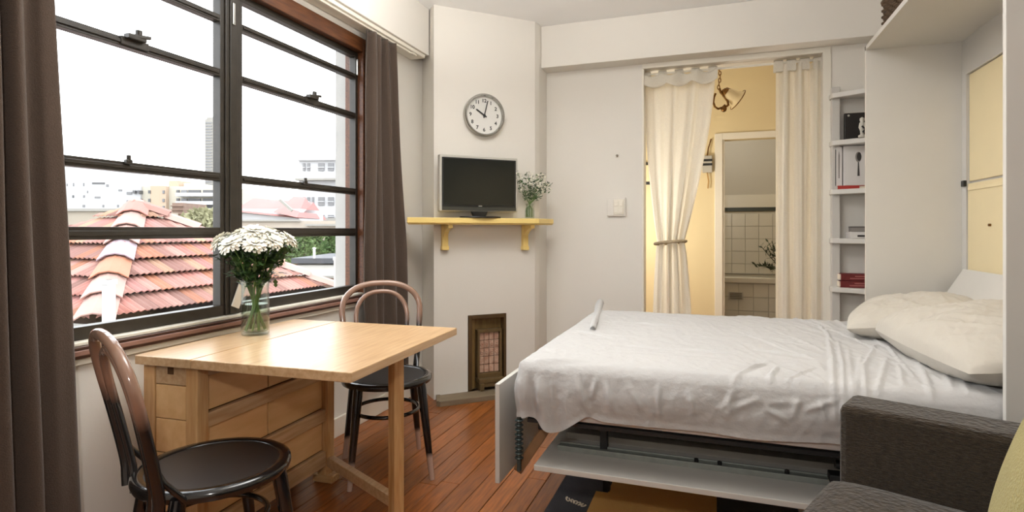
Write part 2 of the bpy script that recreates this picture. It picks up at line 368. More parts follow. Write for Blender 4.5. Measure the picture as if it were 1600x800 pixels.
def latch(y, z, big):
    m = MB()
    if big: m.box((XF + .02, y - .04, z + .012), (XF + .05, y + .03, z + .03)).bar((XF + .04, y - .02, z + .026), (XF + .05, y + .045, z + .034), .014, .012).lathe([(.012, 0), (.012, .022), (0, .024)], 12, (XF + .04, y + .005, z + .03)).box((XF+.018, y-.055, z-.012),(XF+.03, y+.055, z+.018))
    else: m.box((XF + .02, y - .012, z + .008), (XF + .036, y + .012, z + .026)).lathe([(.008, 0), (.008, .018), (0, .02)], 10, (XF + .03, y, z + .024))
    m.build('latch', m_steel, wn, bevel=.002)
def ywin(px): a, b = ray(px); return XF / a * b
latch(ywin(203), 1.874, True); latch(ywin(192), 1.412, False); latch(ywin(481), 1.874, True); latch(ywin(470), 1.412, False)
MB().box((XF + .024, y1 - .02, 2.12), (XF + .036, y1 - .004, 2.22)).build('stay', m_chrome, wn, bevel=.003)
MB().box((XF + .032, ML + .028, 2.10), (XF + .044, ML + .044, 2.20)).build('stay', m_chrome, wn, bevel=.003)
# paper tag hanging at the foot of the mullion
q = at(362, 464, 2.50); 
tg = thing('paper_tag', 'white paper tag hanging by the foot of the window mullion', 'tag', (XF + .045, ywin(362) , q.z))
M = Matrix.Rotation(R(-24), 4, 'X')
MB().box((-.004, -.022, -.062), (.004, .022, .062)).xf(M).build('card', m_trim, tg, world=False, bevel=.002)
MB().tube([(0, .028, .05), (-.005, .034, .085), (-.012, .03, .11)], .002, 6).build('string', m_trim, tg, world=False)
# ------------------------------------------------------------------ outside the window
GZ = -5.0
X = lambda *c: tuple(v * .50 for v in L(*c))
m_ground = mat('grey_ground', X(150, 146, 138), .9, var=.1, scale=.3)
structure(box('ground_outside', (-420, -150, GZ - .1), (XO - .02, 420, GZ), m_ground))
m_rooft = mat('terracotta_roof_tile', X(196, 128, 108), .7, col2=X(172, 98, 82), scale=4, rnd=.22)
def _roofhue(m):
    nt = m.node_tree; hs = [n for n in nt.nodes if n.type == 'HUE_SAT'][0]; oi = [n for n in nt.nodes if n.type == 'OBJECT_INFO'][0]
    r = nt.nodes.new('ShaderNodeValToRGB'); e = r.color_ramp.elements; e[0].color = (*X(164, 122, 112), 1); e[1].color = (*X(222, 170, 152), 1)
    for p, c in ((.2, (204, 136, 124)), (.4, (214, 162, 150)), (.55, (206, 138, 104)), (.7, (214, 172, 140)), (.85, (206, 146, 140))):
        q = e.new(p); q.color = (*X(*c), 1)
    r.color_ramp.interpolation = 'CONSTANT'; mx = nt.nodes.new('ShaderNodeMix'); mx.data_type = 'RGBA'; mx.inputs[0].default_value = .75
    mu = nt.nodes.new('ShaderNodeMath'); mu.operation = 'FRACT'; m2 = nt.nodes.new('ShaderNodeMath'); m2.operation = 'MULTIPLY'; m2.inputs[1].default_value = 7.3
    nt.links.new(oi.outputs['Random'], m2.inputs[0]); nt.links.new(m2.outputs[0], mu.inputs[0]); nt.links.new(mu.outputs[0], r.inputs[0])
    src = hs.inputs['Color'].links[0].from_socket; nt.links.new(src, mx.inputs[6]); nt.links.new(r.outputs[0], mx.inputs[7]); nt.links.new(mx.outputs[2], hs.inputs['Color'])
_roofhue(m_rooft)
m_cap = mat('pale_hip_tile', X(214, 170, 158), .7, var=.1, scale=5, rnd=.1)
m_lilac = mat('lilac_hip_tile', X(200, 180, 192), .7, var=.08, scale=5)
m_under = mat('dark_course_shade', X(58, 36, 32), .95)  # deck coloured dark to put in the shade under the tile courses
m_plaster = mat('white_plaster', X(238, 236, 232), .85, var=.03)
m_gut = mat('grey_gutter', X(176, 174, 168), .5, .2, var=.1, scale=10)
# neighbouring house: pyramid roof of terracotta tiles just below the window
RX0, RX1, RY0, RY1, RZ = -6.2, -10.24, 4.25, 8.29, .193
AP = Vector((-8.22, 6.27, RZ + 1.37))
hs_ = thing('neighbour_house', 'neighbouring house under a pyramid roof of terracotta tiles just outside the window', 'house', (-8.22, 6.27, GZ))
MB().box((RX1 + .35, RY0 + .35, GZ), (RX0 - .35, RY1 - .35, RZ - .02)).build('wall', m_plaster, hs_)
e_ = .05
MB().add([(RX0, RY0, RZ - e_), (RX0, RY1, RZ - e_), (RX1, RY1, RZ - e_), (RX1, RY0, RZ - e_), AP - Vector((0, 0, e_))], [(0, 1, 4), (1, 2, 4), (2, 3, 4), (3, 0, 4), (3, 2, 1, 0)]).build('roof_deck', m_under, hs_)
TW, TG = .168, .335
def tile_mb():
    m = MB(); n = 13; vs = []; ln = TG + .05
    for y, lift in ((0, .075), (ln, .006)):
        for k in range(n): vs.append(((k/(n-1) - .5) * (TW - .004), y, lift + .022 * (1 - math.cos(4 * math.pi * k/(n-1)))/2))
    for k in range(n): x, y, z = vs[k]; vs.append((x, y, z - .013))
    fs = [(k, k+1, n+k+1, n+k) for k in range(n-1)] + [(2*n+k, 2*n+k+1, k+1, k) for k in range(n-1)]
    return m.add(vs, fs)
tproto = None
HW = (RY1 - RY0) / 2; SL = math.sqrt(HW**2 + 1.37**2)
random.seed(11)
def roof_face(ox, across, inward):
    global tproto
    up = (inward * HW + Vector((0, 0, 1.37))).normalized(); nrm = across.cross(up).normalized()
    if nrm.z < 0: nrm = -nrm
    M = Matrix((across, up, nrm)).transposed().to_4x4()
    rows = int(SL / TG) + 1
    for r in range(rows):
        s0 = r * TG; half = HW * (1 - s0 / SL)
        if half < .12: break
        n = int(half / TW) + 1
        for i in range(-n, n + 1):
            c = i * TW + (.5 * TW if r % 2 else 0)
            if abs(c) - TW / 2 > half - .06: continue
            loc = ox + across * c + up * s0
            clip = abs(c) + TW / 2 > HW * (1 - (s0 + TG) / SL)
            if not clip:
                if tproto is None:
                    o = tile_mb().build('roof_tile', m_rooft, hs_, world=False, smooth=50); tproto = o
                else: o = tproto.copy(); COL.objects.link(o)
            else:
                mb = tile_mb(); me = bpy.data.meshes.new('roof_tile'); me.from_pydata([tuple(v) for v in mb.v], [], mb.f); bm = bmesh.new(); bm.from_mesh(me)
                sg = 1 if c > 0 else -1; k = HW / SL
                # keep |c + x| <= HW - k*(s0 + y)
                pl = Vector((sg, k, 0)).normalized(); pco = Vector((sg * (HW - k * s0) - c, 0, 0))
                bmesh.ops.bisect_plane(bm, geom=bm.verts[:] + bm.edges[:] + bm.faces[:], plane_co=pco, plane_no=pl, clear_outer=True)
                if not bm.faces: bm.free(); continue
                bm.to_mesh(me); bm.free(); me.polygons.foreach_set('use_smooth', [True] * len(me.polygons)); me.materials.append(m_rooft)
                o = bpy.data.objects.new('roof_tile', me); COL.objects.link(o); o.parent = hs_
            o.matrix_local = Matrix.Translation(-Vector(hs_.location)) @ Matrix.Translation(loc) @ M
Yc, Xc = (RY0 + RY1) / 2, (RX0 + RX1) / 2
roof_face(Vector((RX0, Yc, RZ)), Vector((0, 1, 0)), Vector((-1, 0, 0)))
roof_face(Vector((Xc, RY0, RZ)), Vector((1, 0, 0)), Vector((0, 1, 0)))
def hip(corner, n=7):
    c = Vector(corner); u = (AP - c); ln = u.length; u.normalize(); side = u.cross(Vector((0, 0, 1))).normalized(); nn = side.cross(u).normalized()
    for i in range(n):
        a = c + u * (ln * i / n); b = c + u * (ln * (i + 1) / n + .05)
        P = []
        for q, lift, wd in ((a, .105, .20), (b, .060, .17)):
            P += [q - side * wd + nn * (lift - .075), q - side * wd * .5 + nn * (lift + .0), q + nn * (lift + .022), q + side * wd * .5 + nn * (lift + .0), q + side * wd + nn * (lift - .075)]
        m = MB().add(P + [p - nn * .016 for p in P[:5]], [(k, k+1, 6+k, 5+k) for k in range(4)] + [(10+k, 11+k, k+1, k) for k in range(4)])
        m.build('hip_tile', (m_cap, m_cap, m_rooft, m_lilac)[i % 4], hs_, smooth=20)
hip((RX0, RY0, RZ)); hip((RX0, RY1, RZ))
MB().lathe([(.16, -.08), (.1, .04), (.03, .08), (0, .085)], 12, AP + Vector((0, 0, .02))).build('apex_cap', m_cap, hs_, smooth=30)
gp = [(RX0 + .0, RY0 - .13, RZ - .09), (RX0 + .0, RY1 + .1, RZ - .09)]
MB().box((RX0 - .01, RY0 - .13, RZ - .10), (RX0 + .13, RY1 + .1, RZ - .09)).box((RX0 + .12, RY0 - .13, RZ - .10), (RX0 + .135, RY1 + .1, RZ + .01)).box((RX0 - .02, RY0 - .13, RZ - .1), (RX0 - .01, RY1 + .1, RZ + .0)).build('gutter', m_gut, hs_)
MB().box((RX1, RY0 - .13, RZ - .10), (RX0 + .13, RY0 + .01, RZ - .09)).box((RX1, RY0 - .135, RZ - .10), (RX0 + .135, RY0 - .12, RZ + .01)).build('gutter', m_gut, hs_)
q = at(170, 437, 6.0)
vp = thing('vent_pipe', 'white square vent pipe rising in front of the tiled roof at its left hip', 'pipe', (q.x, q.y, GZ))
MB().box((-.045, -.045, 0), (.045, .045, q.z - GZ)).build('pipe', m_plaster, vp, bevel=.008, world=False)
MB().box((-.056, -.056, q.z - GZ - .05), (.056, .056, q.z - GZ)).build('cap', m_plaster, vp, bevel=.006, world=False)
q = at(526, 401, 9.6)
vp = thing('downpipe', 'slim white downpipe standing at the right corner of the tiled roof', 'pipe', (q.x, q.y, GZ))
MB().box((-.035, -.035, 0), (.035, .035, q.z - GZ)).build('pipe', m_plaster, vp, bevel=.006, world=False)
MB().box((-.044, -.044, q.z - GZ - .06), (.044, .044, q.z - GZ)).build('cap', m_plaster, vp, world=False)
# outer white pier of this building just right of the window
structure(box('trim_6', (XO - .075, W1 - .035, -3), (XO, W1 + .3, 3.2), m_plaster))

def bld(name, label, px0, px1, ytop, d, dep, m, cat='building', zb=GZ, turn=0):
    p = at((px0 + px1) / 2, 360, d); wd = (px1 - px0) / FPX * d; h = zat(ytop, d) - zb
    o = thing(name, label, cat, (p.x, p.y, zb), YAW + turn)
    MB().box((-wd/2, 0, 0), (wd/2, dep, h)).build('wall', m, o, world=False)
    o['_'] = 0; del o['_']
    return o, (px0 + px1) / 2, d, zb
def face(B, px0, px1, py0, py1, name, m, proud=.05, back=.1):
    o, pc, d, zb = B; k = d / FPX
    return MB().box(((px0 - pc) * k, -proud, zat(py1, d) - zb), ((px1 - pc) * k, back, zat(py0, d) - zb)).build(name, m, o, world=False)
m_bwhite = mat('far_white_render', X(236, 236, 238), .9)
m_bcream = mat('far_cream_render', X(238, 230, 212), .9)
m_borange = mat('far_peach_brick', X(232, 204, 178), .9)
m_bwin = mat('far_window_glass', X(150, 150, 152), .4)  # mid grey: distant haze is put into the pane colour
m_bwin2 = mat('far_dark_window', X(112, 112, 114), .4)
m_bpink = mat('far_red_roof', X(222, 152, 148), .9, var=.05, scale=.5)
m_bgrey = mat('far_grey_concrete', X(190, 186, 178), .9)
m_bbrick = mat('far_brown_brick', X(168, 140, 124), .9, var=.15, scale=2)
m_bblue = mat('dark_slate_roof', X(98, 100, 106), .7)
# far tower
B = bld('tower_block', 'tall grey residential tower on the skyline behind the peach apartments', 320, 350, 186, 260, 9, m_bgrey)
face(B, 323, 346, 183, 186, 'parapet', m_bgrey, 0, 6)
for i in range(26):
    y = 191 + i * 4.6
    face(B, 320.5, 331, y, y + 2.2, 'window_band', m_bwin, .2); face(B, 333, 341, y, y + 2.2, 'window_band', m_bwin, .2); face(B, 344, 349.5, y, y + 2.2, 'window_band', m_bwin2, .2)
# white building on the left
B = bld('white_apartment_block', 'long white apartment block with tiny windows left of the peach apartments', 70, 196, 268, 90, 10, m_bwhite)
face(B, 60, 150, 255, 268, 'roof_room', m_bwhite, -.5, 8)
for (a, b, c, e) in ((95, 100, 287, 290), (104, 106, 287, 291), (114, 116, 286, 291), (130, 132, 286, 291), (144, 164, 285, 288), (166, 170, 288, 292), (113, 116, 305, 309), (130, 133, 305, 309), (148, 157, 307, 310), (185, 191, 296, 299), (97, 101, 322, 326), (129, 133, 320, 324), (160, 163, 320, 324), (183, 186, 320, 324), (136, 138, 298, 302)):
    face(B, a, b, c, e, 'window', m_bwin2 if (a in (95, 113, 144)) else m_bwin)
# peach apartments
B = bld('peach_apartment_building', 'peach and cream apartment building with balconies behind the roof apex', 192, 352, 291, 70, 12, m_bcream)
face(B, 240, 264, 291, 345, 'peach_bay', m_borange, .6); face(B, 256, 272, 281, 292, 'roof_room', m_borange, -1, 6); face(B, 280, 302, 285, 292, 'roof_room', m_bcream, -1, 6)
face(B, 194, 222, 291, 345, 'white_bay', m_bwhite, .3)
for y in (298, 311, 322):
    for a in (213, 220, 237): face(B, a, a + 3.4, y, y + 5, 'window', m_bwin2, .7)
    face(B, 201, 209, y + 2, y + 6, 'window', m_bwin, .4); face(B, 259, 262, y, y + 5, 'window', m_bwin, .7)
    for a, b in ((284, 293), (295, 314), (318, 334), (336, 346)): face(B, a, b, y - 1, y + 4, 'window', m_bwin2 if a in (295, 318) else m_bwin, .15)
    face(B, 283, 350, y + 4, y + 9.5, 'balcony', m_bwhite, 1.2)
    face(B, 277, 281, y - 1, y + 3, 'window', m_bwin2, .2)
B = bld('brick_stair_house', 'brown brick block in front of the peach apartments', 269, 286, 317, 52, 4, m_bbrick)
for k in range(3): face(B, 268, 287, 321 + k * 6, 322.5 + k * 6, 'string_course', m_bbrick, .15)
# long grey roofs between the tiled roof and the blocks
B = bld('long_low_building', 'low beige building along the street left of the tiled roof', 60, 200, 329, 40, 6, mat('beige_render', X(206, 194, 176), .9, var=.08, scale=.4))
face(B, 60, 200, 326, 330, 'parapet', m_bgrey, .2)
# white building on the right
B = bld('white_office_building', 'white office building with paired windows at the right of the window view', 466, 560, 247, 62, 10, m_bwhite, turn=R(-3))
face(B, 465, 560, 246, 251, 'parapet', m_bwhite, .4); face(B, 465, 560, 279.5, 282.5, 'ledge', m_bgrey, .9); face(B, 465, 560, 341, 346, 'ledge', m_bgrey, .9)
for y, h in ((255, 12), (308, 13), (336, 4)):
    for a, b in ((473, 476.5), (480, 484), (497.5, 507), (513, 522), (530.5, 534), (537, 540.5)):
        f = face(B, a, b, y, y + h, 'window', m_bwin if a < 525 else m_bwin2, .12)
        face(B, a - .5, b + .5, y + h * .5, y + h * .5 + 1.2, 'window_bar', m_bwhite, .2)
    if y > 255: face(B, 487.5, 490.5, y, y + h, 'window', m_bwin, .12)
# red roofed house
p = at(420, 360, 46)
rh = thing('red_roofed_house', 'low white house with a pinkish red roof seen through the right window light', 'house', (p.x, p.y, GZ), YAW)
k = 46 / FPX; z_ = lambda y: zat(y, 46) - GZ
MB().box((-50*k, .3, 0), (46*k, 6, z_(326))).build('wall', m_bwhite, rh, world=False)
MB().add([(-56*k, 0, z_(330)), (46*k, 0, z_(341)), (46*k, 3.5, z_(313)), (-56*k, 3.5, z_(306)), (-56*k, 7, z_(330)), (46*k, 7, z_(341))], [(0, 1, 2, 3), (3, 2, 5, 4), (0, 3, 4), (1, 5, 2), (0, 4, 5, 1)]).build('roof', m_bpink, rh, world=False)
MB().add([(12*k, -.6, z_(332)), (48*k, -.6, z_(340)), (40*k, 2.5, z_(306)), (20*k, 2.5, z_(304)), (12*k, 5, z_(332)), (48*k, 5, z_(340))], [(0, 1, 2, 3), (3, 2, 5, 4), (0, 3, 4), (1, 5, 2), (0, 4, 5, 1)]).build('roof_gable', m_bpink, rh, world=False)
MB().bar((24*k, -.9, z_(313)), (44*k, -1.0, z_(330)), .2, .2).build('pipe', m_bgrey, rh, world=False)
# beige terrace roofs across the foot of the view
B = bld('flat_roofed_terrace', 'flat roofed beige terrace below the red roofed house', 372, 560, 345, 30, 5, mat('beige_terrace', X(214, 200, 184), .9, var=.1, scale=.8))
face(B, 372, 470, 343.5, 346, 'parapet', m_bgrey, .15); face(B, 480, 560, 350, 353, 'gutter', m_bgrey, .3)
# dark roof and brick house at lower right
B = bld('slate_roofed_shed', 'dark slate roofed brick shed behind the right corner of the tiled roof', 462, 560, 404, 13.5, 2.5, m_bbrick, cat='shed')
p = at(500, 405, 13.4); k = 13.4 / FPX
MB().box((-50*k, -.25, zat(411, 13.4) - GZ), (55*k, 2.6, zat(403, 13.4) - GZ)).build('roof', m_bblue, B[0], world=False)
MB().add([((-42)*k, -.9, zat(430, 13.4) - GZ), (45*k, -.9, zat(428, 13.4) - GZ), (45*k, -.05, zat(412, 13.4) - GZ), (-42*k, -.05, zat(412, 13.4) - GZ)], [(0, 1, 2, 3)]).build('lean_to_roof', m_bgrey, B[0], world=False, solid=.05)
q = at(491, 388, 13.2); fp = thing('flue_pipe', 'short white flue pipe on the dark slate shed roof', 'pipe', (q.x, q.y, zat(403, 13.4)))
MB().tube([(0, 0, 0), (0, 0, .22)], .03, 10).build('pipe', m_plaster, fp, world=False, smooth=60); MB().lathe([(.045, .22), (.045, .24), (0, .26)], 10).build('cowl', m_plaster, fp, world=False, smooth=30)
# trees
m_foli = mat('bright_foliage', X(136, 164, 88), .7, col2=X(84, 120, 58), scale=2, rnd=.2)
m_bark = mat('bark', X(120, 104, 84), .9)
def tree(label, px, ytop, ybot, wpx, d, nleaf, ls, name='garden_tree', m=m_foli, group='trees behind the tiled roof'):
    p = at(px, 360, d); o = thing(name, label, 'tree', (p.x, p.y, GZ), YAW, group)
    zt, zb = zat(ytop, d) - GZ, zat(ybot, d) - GZ; rw = wpx / FPX * d / 2
    MB().tube([(0, 0, 0), (0, 0, (zt + zb) / 2)], [.12, .04], 8).build('trunk', m_bark, o, world=False, smooth=60)
    mb = MB()
    for i in range(nleaf):
        a = random.uniform(0, 2*math.pi); rr = rw * math.sqrt(random.random()); z = random.uniform(zb - .5, zt)
        rr *= min(1, .45 + (zt - z) / (zt - zb) * .9)
        c = Vector((rr * math.cos(a), rr * math.sin(a) * .6, z)); e = Vector((random.uniform(-1, 1), random.uniform(-1, 1), random.uniform(-.2, 1.2))).normalized(); s_ = e.orthogonal().normalized()
        mb.add([c, c + e * ls * .5 + s_ * ls * .2, c + e * ls, c + e * ls * .5 - s_ * ls * .2], [(0, 1, 2, 3)])
    mb.build('foliage', m, o, world=False, kind='stuff')
random.seed(21)
for i, (px, lab) in enumerate(((455, 'leftmost of the four tall leafy green trees behind the slate shed'), (475, 'second leafy green tree from the left behind the slate shed'), (497, 'third leafy green tree from the left behind the slate shed'), (519, 'rightmost leafy green tree behind the slate shed'))):
    tree(lab, px, 362 + (i % 2) * 3, 404, 30, 17 + i * .3, 900, .16)
tree('olive green street tree at the foot of the peach apartments', 318, 331, 352, 80, 44, 900, .5, 'street_tree', mat('olive_foliage', X(186, 184, 142), .8, rnd=.1, var=.15, scale=1), None)
# ------------------------------------------------------------------ things on the chimney breast
def on_breast(name, label, cat, t, off, z):
    p = bp(t, off, z); return thing(name, label, cat, p, BPHI)
# mantel shelf
t0, d0 = bx(636, .19); tR, dR = bx(836, .19); zs = zat(340.5, bx(750, .19)[1]); tt = .045
ms = on_breast('mantel_shelf', 'yellow painted wooden mantel shelf on two brackets across the corner chimney breast', 'shelf', 0, 0, zs - tt)
pl0 = P0 + Vector((0, 0, 0))
te = bx(864, .02)[0]
poly = [(-.19, -.0), (t0 + .10, -.19) if False else (t0, -.19), (tR, -.19), (tR + .035, -.185), (tR + .06, -.165), (te, -.03), (te, 0.0), (BL, 0.0), (0, 0.0)]
ml = MB().prism([(x, y) for x, y in poly], .008, tt); ml.build('board', m_yshelf, ms, world=False, bevel=.004)
MB().prism([(x * .985 + .006, y * .93) for x, y in poly], 0, .008).build('lower_moulding', m_yshelf, ms, world=False, bevel=.002)
for px in (697, 823):
    t, d = bx(px, .05); zb = zat(391, d) - (zs - tt)
    br = MB().box((t - .022, -.035, zb), (t + .022, 0, 0)).build('bracket', m_yshelf, ms, world=False, bevel=.004)
    prof = [(0, 0), (-.15, 0), (-.15, -.025)] + [(-.15 + .12 * math.sin(a), -.025 - .10 * (1 - math.cos(a))) for a in (R(20), R(40), R(60), R(80))] + [(-.03, -.15), (0, -.15)]
    MB().extr([(t - .016, y, z) for y, z in prof], (.032, 0, 0)).build('scroll', m_yshelf, br, world=False, bevel=.003)
    MB().box((t - .026, -.04, zb + .0), (t + .026, 0, zb + .03)).build('bracket_foot', m_yshelf, br, world=False, bevel=.004)
# television
tl, dl = bx(687, .12); tr, dr = bx(809, .12); tc = (tl + tr) / 2; dm = (dl + dr) / 2
zt_, zb_ = zat(244, dm), zat(330.5, dm)
tv = on_breast('television', 'flat screen television with a pale silver edge standing on the yellow mantel shelf', 'television', tc, .11, zs)
hw = (tr - tl) / 2; z0, z1 = zb_ - zs, zt_ - zs
MB().box((-hw, -.008, z0), (hw, .04, z1)).build('casing', m_silver, tv, world=False, bevel=.006)
MB().box((-hw + .016, -.014, z0 + .006), (hw - .016, -.006, z1 - .018)).build('bezel', m_black, tv, world=False, bevel=.002)
MB().box((-hw + .028, -.0155, z0 + .045), (hw - .028, -.0135, z1 - .026)).build('screen', m_screen, tv, world=False)
MB().box((-hw + .016, -.0165, z0 + .006), (hw - .016, -.0135, z0 + .03)).build('speaker_bar', mat('dark_grey_plastic', L(58, 58, 50), .5), tv, world=False)
MB().extr([(-.06, -.01, z0), (.06, -.01, z0), (.045, -.01, .012), (-.045, -.01, .012)], (0, .03, 0)).build('neck', m_black, tv, world=False, bevel=.003)
MB().prism([(.15 * math.cos(a), -.02 + .085 * math.sin(a)) for a in [2*math.pi*k/32 for k in range(32)]], 0, .011).build('stand', m_black, tv, world=False, bevel=.003)
lg = MB()
for k in range(3): lg.box((-.012 + k * .009, -.0185, z0 + .034), (-.0055 + k * .009, -.0165, z0 + .041))
lg.build('maker_mark', m_silver, tv, world=False)
# clock
tcx, dc = bx(757, .03); zc = zat(180, dc)
ck = on_breast('wall_clock', 'round steel wall clock reading two past ten above the television', 'clock', tcx, 0, zc)
RX = Matrix.Rotation(R(90), 3, 'X'); CR = .152 
MB().lathe([(CR - .012, 0), (CR, .004), (CR, .045), (CR - .004, .05), (CR - .012, .05), (CR - .018, .036), (CR - .018, .02)], 56, ax=RX).build('rim', m_chrome, ck, world=False, smooth=35)
MB().lathe([(0, .022), (CR - .016, .022), (CR - .016, .018), (0, .018)], 48, ax=RX).build('dial', mat('white_clock_dial', L(226, 224, 218), .5), ck, world=False)
m_ink = mat('black_ink', L(30, 30, 30), .5)
for h in range(1, 13):
    cu = bpy.data.curves.new('numeral', 'FONT'); cu.body = str(h); cu.size = .036; cu.align_x = 'CENTER'; cu.align_y = 'CENTER'; cu.extrude = .0006; cu.offset = .0008; cu.materials.append(m_ink)
    tmp = bpy.data.objects.new('tmp', cu); COL.objects.link(tmp); bpy.context.view_layer.update()
    me = bpy.data.meshes.new_from_object(tmp.evaluated_get(bpy.context.evaluated_depsgraph_get())); bpy.data.objects.remove(tmp)
    o = bpy.data.objects.new('numeral', me); COL.objects.link(o); o.parent = ck; a = R(90 - 30 * h); o.location = (.104 * math.cos(a), -.0232, .104 * math.sin(a)); o.rotation_euler = (R(90), 0, 0)
def hand(name, ang, ln, w_, y):
    a = R(90 - ang); d = Vector((math.cos(a), 0, math.sin(a)))
    MB().bar(Vector((0, y, 0)) - d * .02, Vector((0, y, 0)) + d * ln, .002, w_, up=Vector((-d.z, 0, d.x))).build(name, m_ink, ck, world=False)
hand('hour_hand', 302, .072, .010, -.027); hand('minute_hand', 14, .108, .007, -.030); 
MB().lathe([(.008, .022), (.008, .034), (0, .035)], 16, ax=RX).build('centre_cap', m_ink, ck, world=False)
# small glass vase with sprigs
tvx, dv = bx(829, .10)
sv = on_breast('bud_vase', 'small glass vase beside the television on the yellow mantel shelf', 'vase', tvx, .085, zs)
MB().lathe([(0, .004), (.030, .004), (.033, .0), (.036, .02), (.034, .06), (.026, .09), (.031, .11), (.028, .11), (.023, .09), (.031, .06), (.032, .02), (.028, .010), (0, .010)], 24).build('vase_body', m_glass, sv, world=False, smooth=50)
random.seed(9)
for k in range(9):
    a = random.uniform(0, 6.28); tilt = random.uniform(.05, .62); ln = random.uniform(.18, .27)
    if k == 0: a, tilt, ln = math.pi - .1, .55, .22
    if k in (1, 2, 3): a, tilt = random.uniform(-.5, .5), .5 + .1 * k; ln = .22
    sp = on_breast('flower_sprig', 'upright thin green sprig with tiny white flowers in the small mantel vase', 'flower', tvx, .085, zs + .012); sp['group'] = 'sprigs in the small mantel vase'; sp['label'] = ('green sprig in the small mantel vase leaning left against the television' if k == 0 else 'white flowered green sprig leaning right out of the small mantel vase' if k in (1, 2, 3) else sp['label'])
    d = Vector((math.cos(a) * math.sin(tilt), -.35 * abs(math.sin(a)) * math.sin(tilt), math.cos(tilt))).normalized(); b = Vector((-d.x * .04, -d.y * .03, 0)); tip = Vector((0, 0, .08)) + d * ln
    MB().tube([b, b + Vector((0, 0, .06)), Vector((d.x * .012, d.y * .012, .10)), tip], .002, 5).build('stem', m_stem, sp, world=False)
    lf = MB(); fl_ = MB()
    for i in range(40):
        s_ = random.uniform(.25, 1); p = Vector((0, 0, .09)).lerp(tip, s_) + Vector((random.uniform(-1, 1), random.uniform(-1, 1), random.uniform(-1, 1))) * .024
        e = Vector((random.uniform(-1, 1), random.uniform(-1, 1), random.uniform(-.3, 1))).normalized(); q = e.orthogonal().normalized()
        lf.add([p, p + e * .011 + q * .006, p + e * .026, p + e * .011 - q * .006], [(0, 1, 2, 3)])
    for i in range(8):
        p = Vector((0, 0, .09)).lerp(tip, random.uniform(.6, 1.02)) + Vector((random.uniform(-1, 1), random.uniform(-1, 0), random.uniform(-1, 1))) * .024
        fl_.lathe([(0, -.006), (.007, -.002), (.009, .004), (.004, .008), (0, .008)], 7, p)
    lf.build('leaves', m_leaf, sp, world=False, kind='stuff'); fl_.build('blossoms', m_petal, sp, world=False)
# old fireplace: timber surround in the niche, gas heater and hearth
m_oldwood = mat('old_brown_varnish', L(132, 106, 62), .45, col2=L(108, 82, 44), scale=6, stretch=(8, 8, 1))
m_dkold = mat('dark_brown_varnish', L(82, 60, 32), .5, var=.2, scale=8)
m_hearth = mat('grey_brown_hearth_timber', L(128, 112, 90), .6, var=.15, scale=6, stretch=(1, 8, 8))
nw = n1 - n0
fs_ = on_breast('fireplace_surround', 'brown varnished timber lining of the old fireplace opening in the chimney breast', 'fireplace', n0, 0, .035)
nzl = nz - .035
MB().box((.002, -.008, 0), (.030, .125, nzl)).build('jamb', m_dkold, fs_, world=False, bevel=.003); MB().box((nw - .022, -.008, 0), (nw - .002, .125, nzl)).build('jamb', m_dkold, fs_, world=False, bevel=.003)
MB().box((.030, -.008, nzl - .03), (nw - .022, .125, nzl - .001)).build('head', m_dkold, fs_, world=False, bevel=.003)
MB().box((.030, .05, 0), (nw - .022, .07, nzl - .03)).build('back_board', m_oldwood, fs_, world=False)
MB().box((.034, .02, 0), (.062, .05, nzl - .034)).build('inner_jamb', m_oldwood, fs_, world=False, bevel=.004)
th, dh = bx(748, .02); th1 = bx(785, .02)[0]; hw_ = th1 - th
htr = on_breast('gas_heater', 'old small gas heater with pale clay radiants set in the fireplace opening', 'heater', th, .0, .035)
m_htr = mat('heater_brown_enamel', L(104, 84, 54), .4, var=.1, scale=20); m_clay = mat('pale_clay_radiant', L(204, 174, 152), .8, col2=L(176, 134, 112), scale=40)
zh0, zh1 = zat(585, dh) - .035, zat(521, dh) - .035
MB().box((0, -.01, zh0 - .03), (.014, .05, zh1 + .02)).box((hw_ - .014, -.01, zh0 - .03), (hw_, .05, zh1 + .02)).box((0, -.01, zh1), (hw_, .05, zh1 + .02)).box((0, -.01, zh0 - .03), (hw_, .05, zh0)).build('casing', m_htr, htr, world=False, bevel=.003)
MB().box((.014, .03, zh0), (hw_ - .014, .05, zh1)).build('fire_back', m_dkold, htr, world=False)
cw = (hw_ - .028) / 4
for i in range(4):
    for j in range(5):
        hh = (zh1 - zh0) / 5; c = MB().box((.014 + i * cw + .002, .012, zh0 + j * hh + .002), (.014 + (i + 1) * cw - .002, .03, zh0 + (j + 1) * hh - .002))
        c.lathe([(.012, 0), (.012, .006), (.008, .008), (0, .004)], 10, (.014 + (i + .5) * cw, .012, zh0 + (j + .5) * hh), RX) if j in (2, 3) else None
        c.build('clay_radiant', m_clay, htr, world=False, bevel=.003)
MB().box((-.004, -.05, .05), (hw_ + .004, .05, zh0 - .03)).build('tray', m_htr, htr, world=False, bevel=.006)
MB().box((.0, -.056, .0), (.03, .04, .05)).box((hw_ - .03, -.056, 0), (hw_, .04, .05)).box((.03, -.04, .02), (hw_ - .03, .03, .05)).build('foot', m_htr, htr, world=False, bevel=.004)
ha, hb = bx(682, .12)[0], bx(800, .12)[0]
he = on_breast('hearth', 'low grey brown timber hearth slab on the floor under the old fireplace', 'hearth', 0, 0, 0)
MB().prism([(.03, -.002), (ha - .0, -.17), (hb + .1, -.17), (BL - .02, -.002)], 0, .03).build('slab', m_hearth, he, world=False, bevel=.004)
MB().bar((ha + .005, -.16, .017), (hb + .1, -.16, .017), .03, .038).build('kerb', m_hearth, he, world=False, bevel=.004)
MB().bar((.03, -.006, .017), (ha + .005, -.155, .017), .03, .038).build('kerb', m_hearth, he, world=False, bevel=.004)
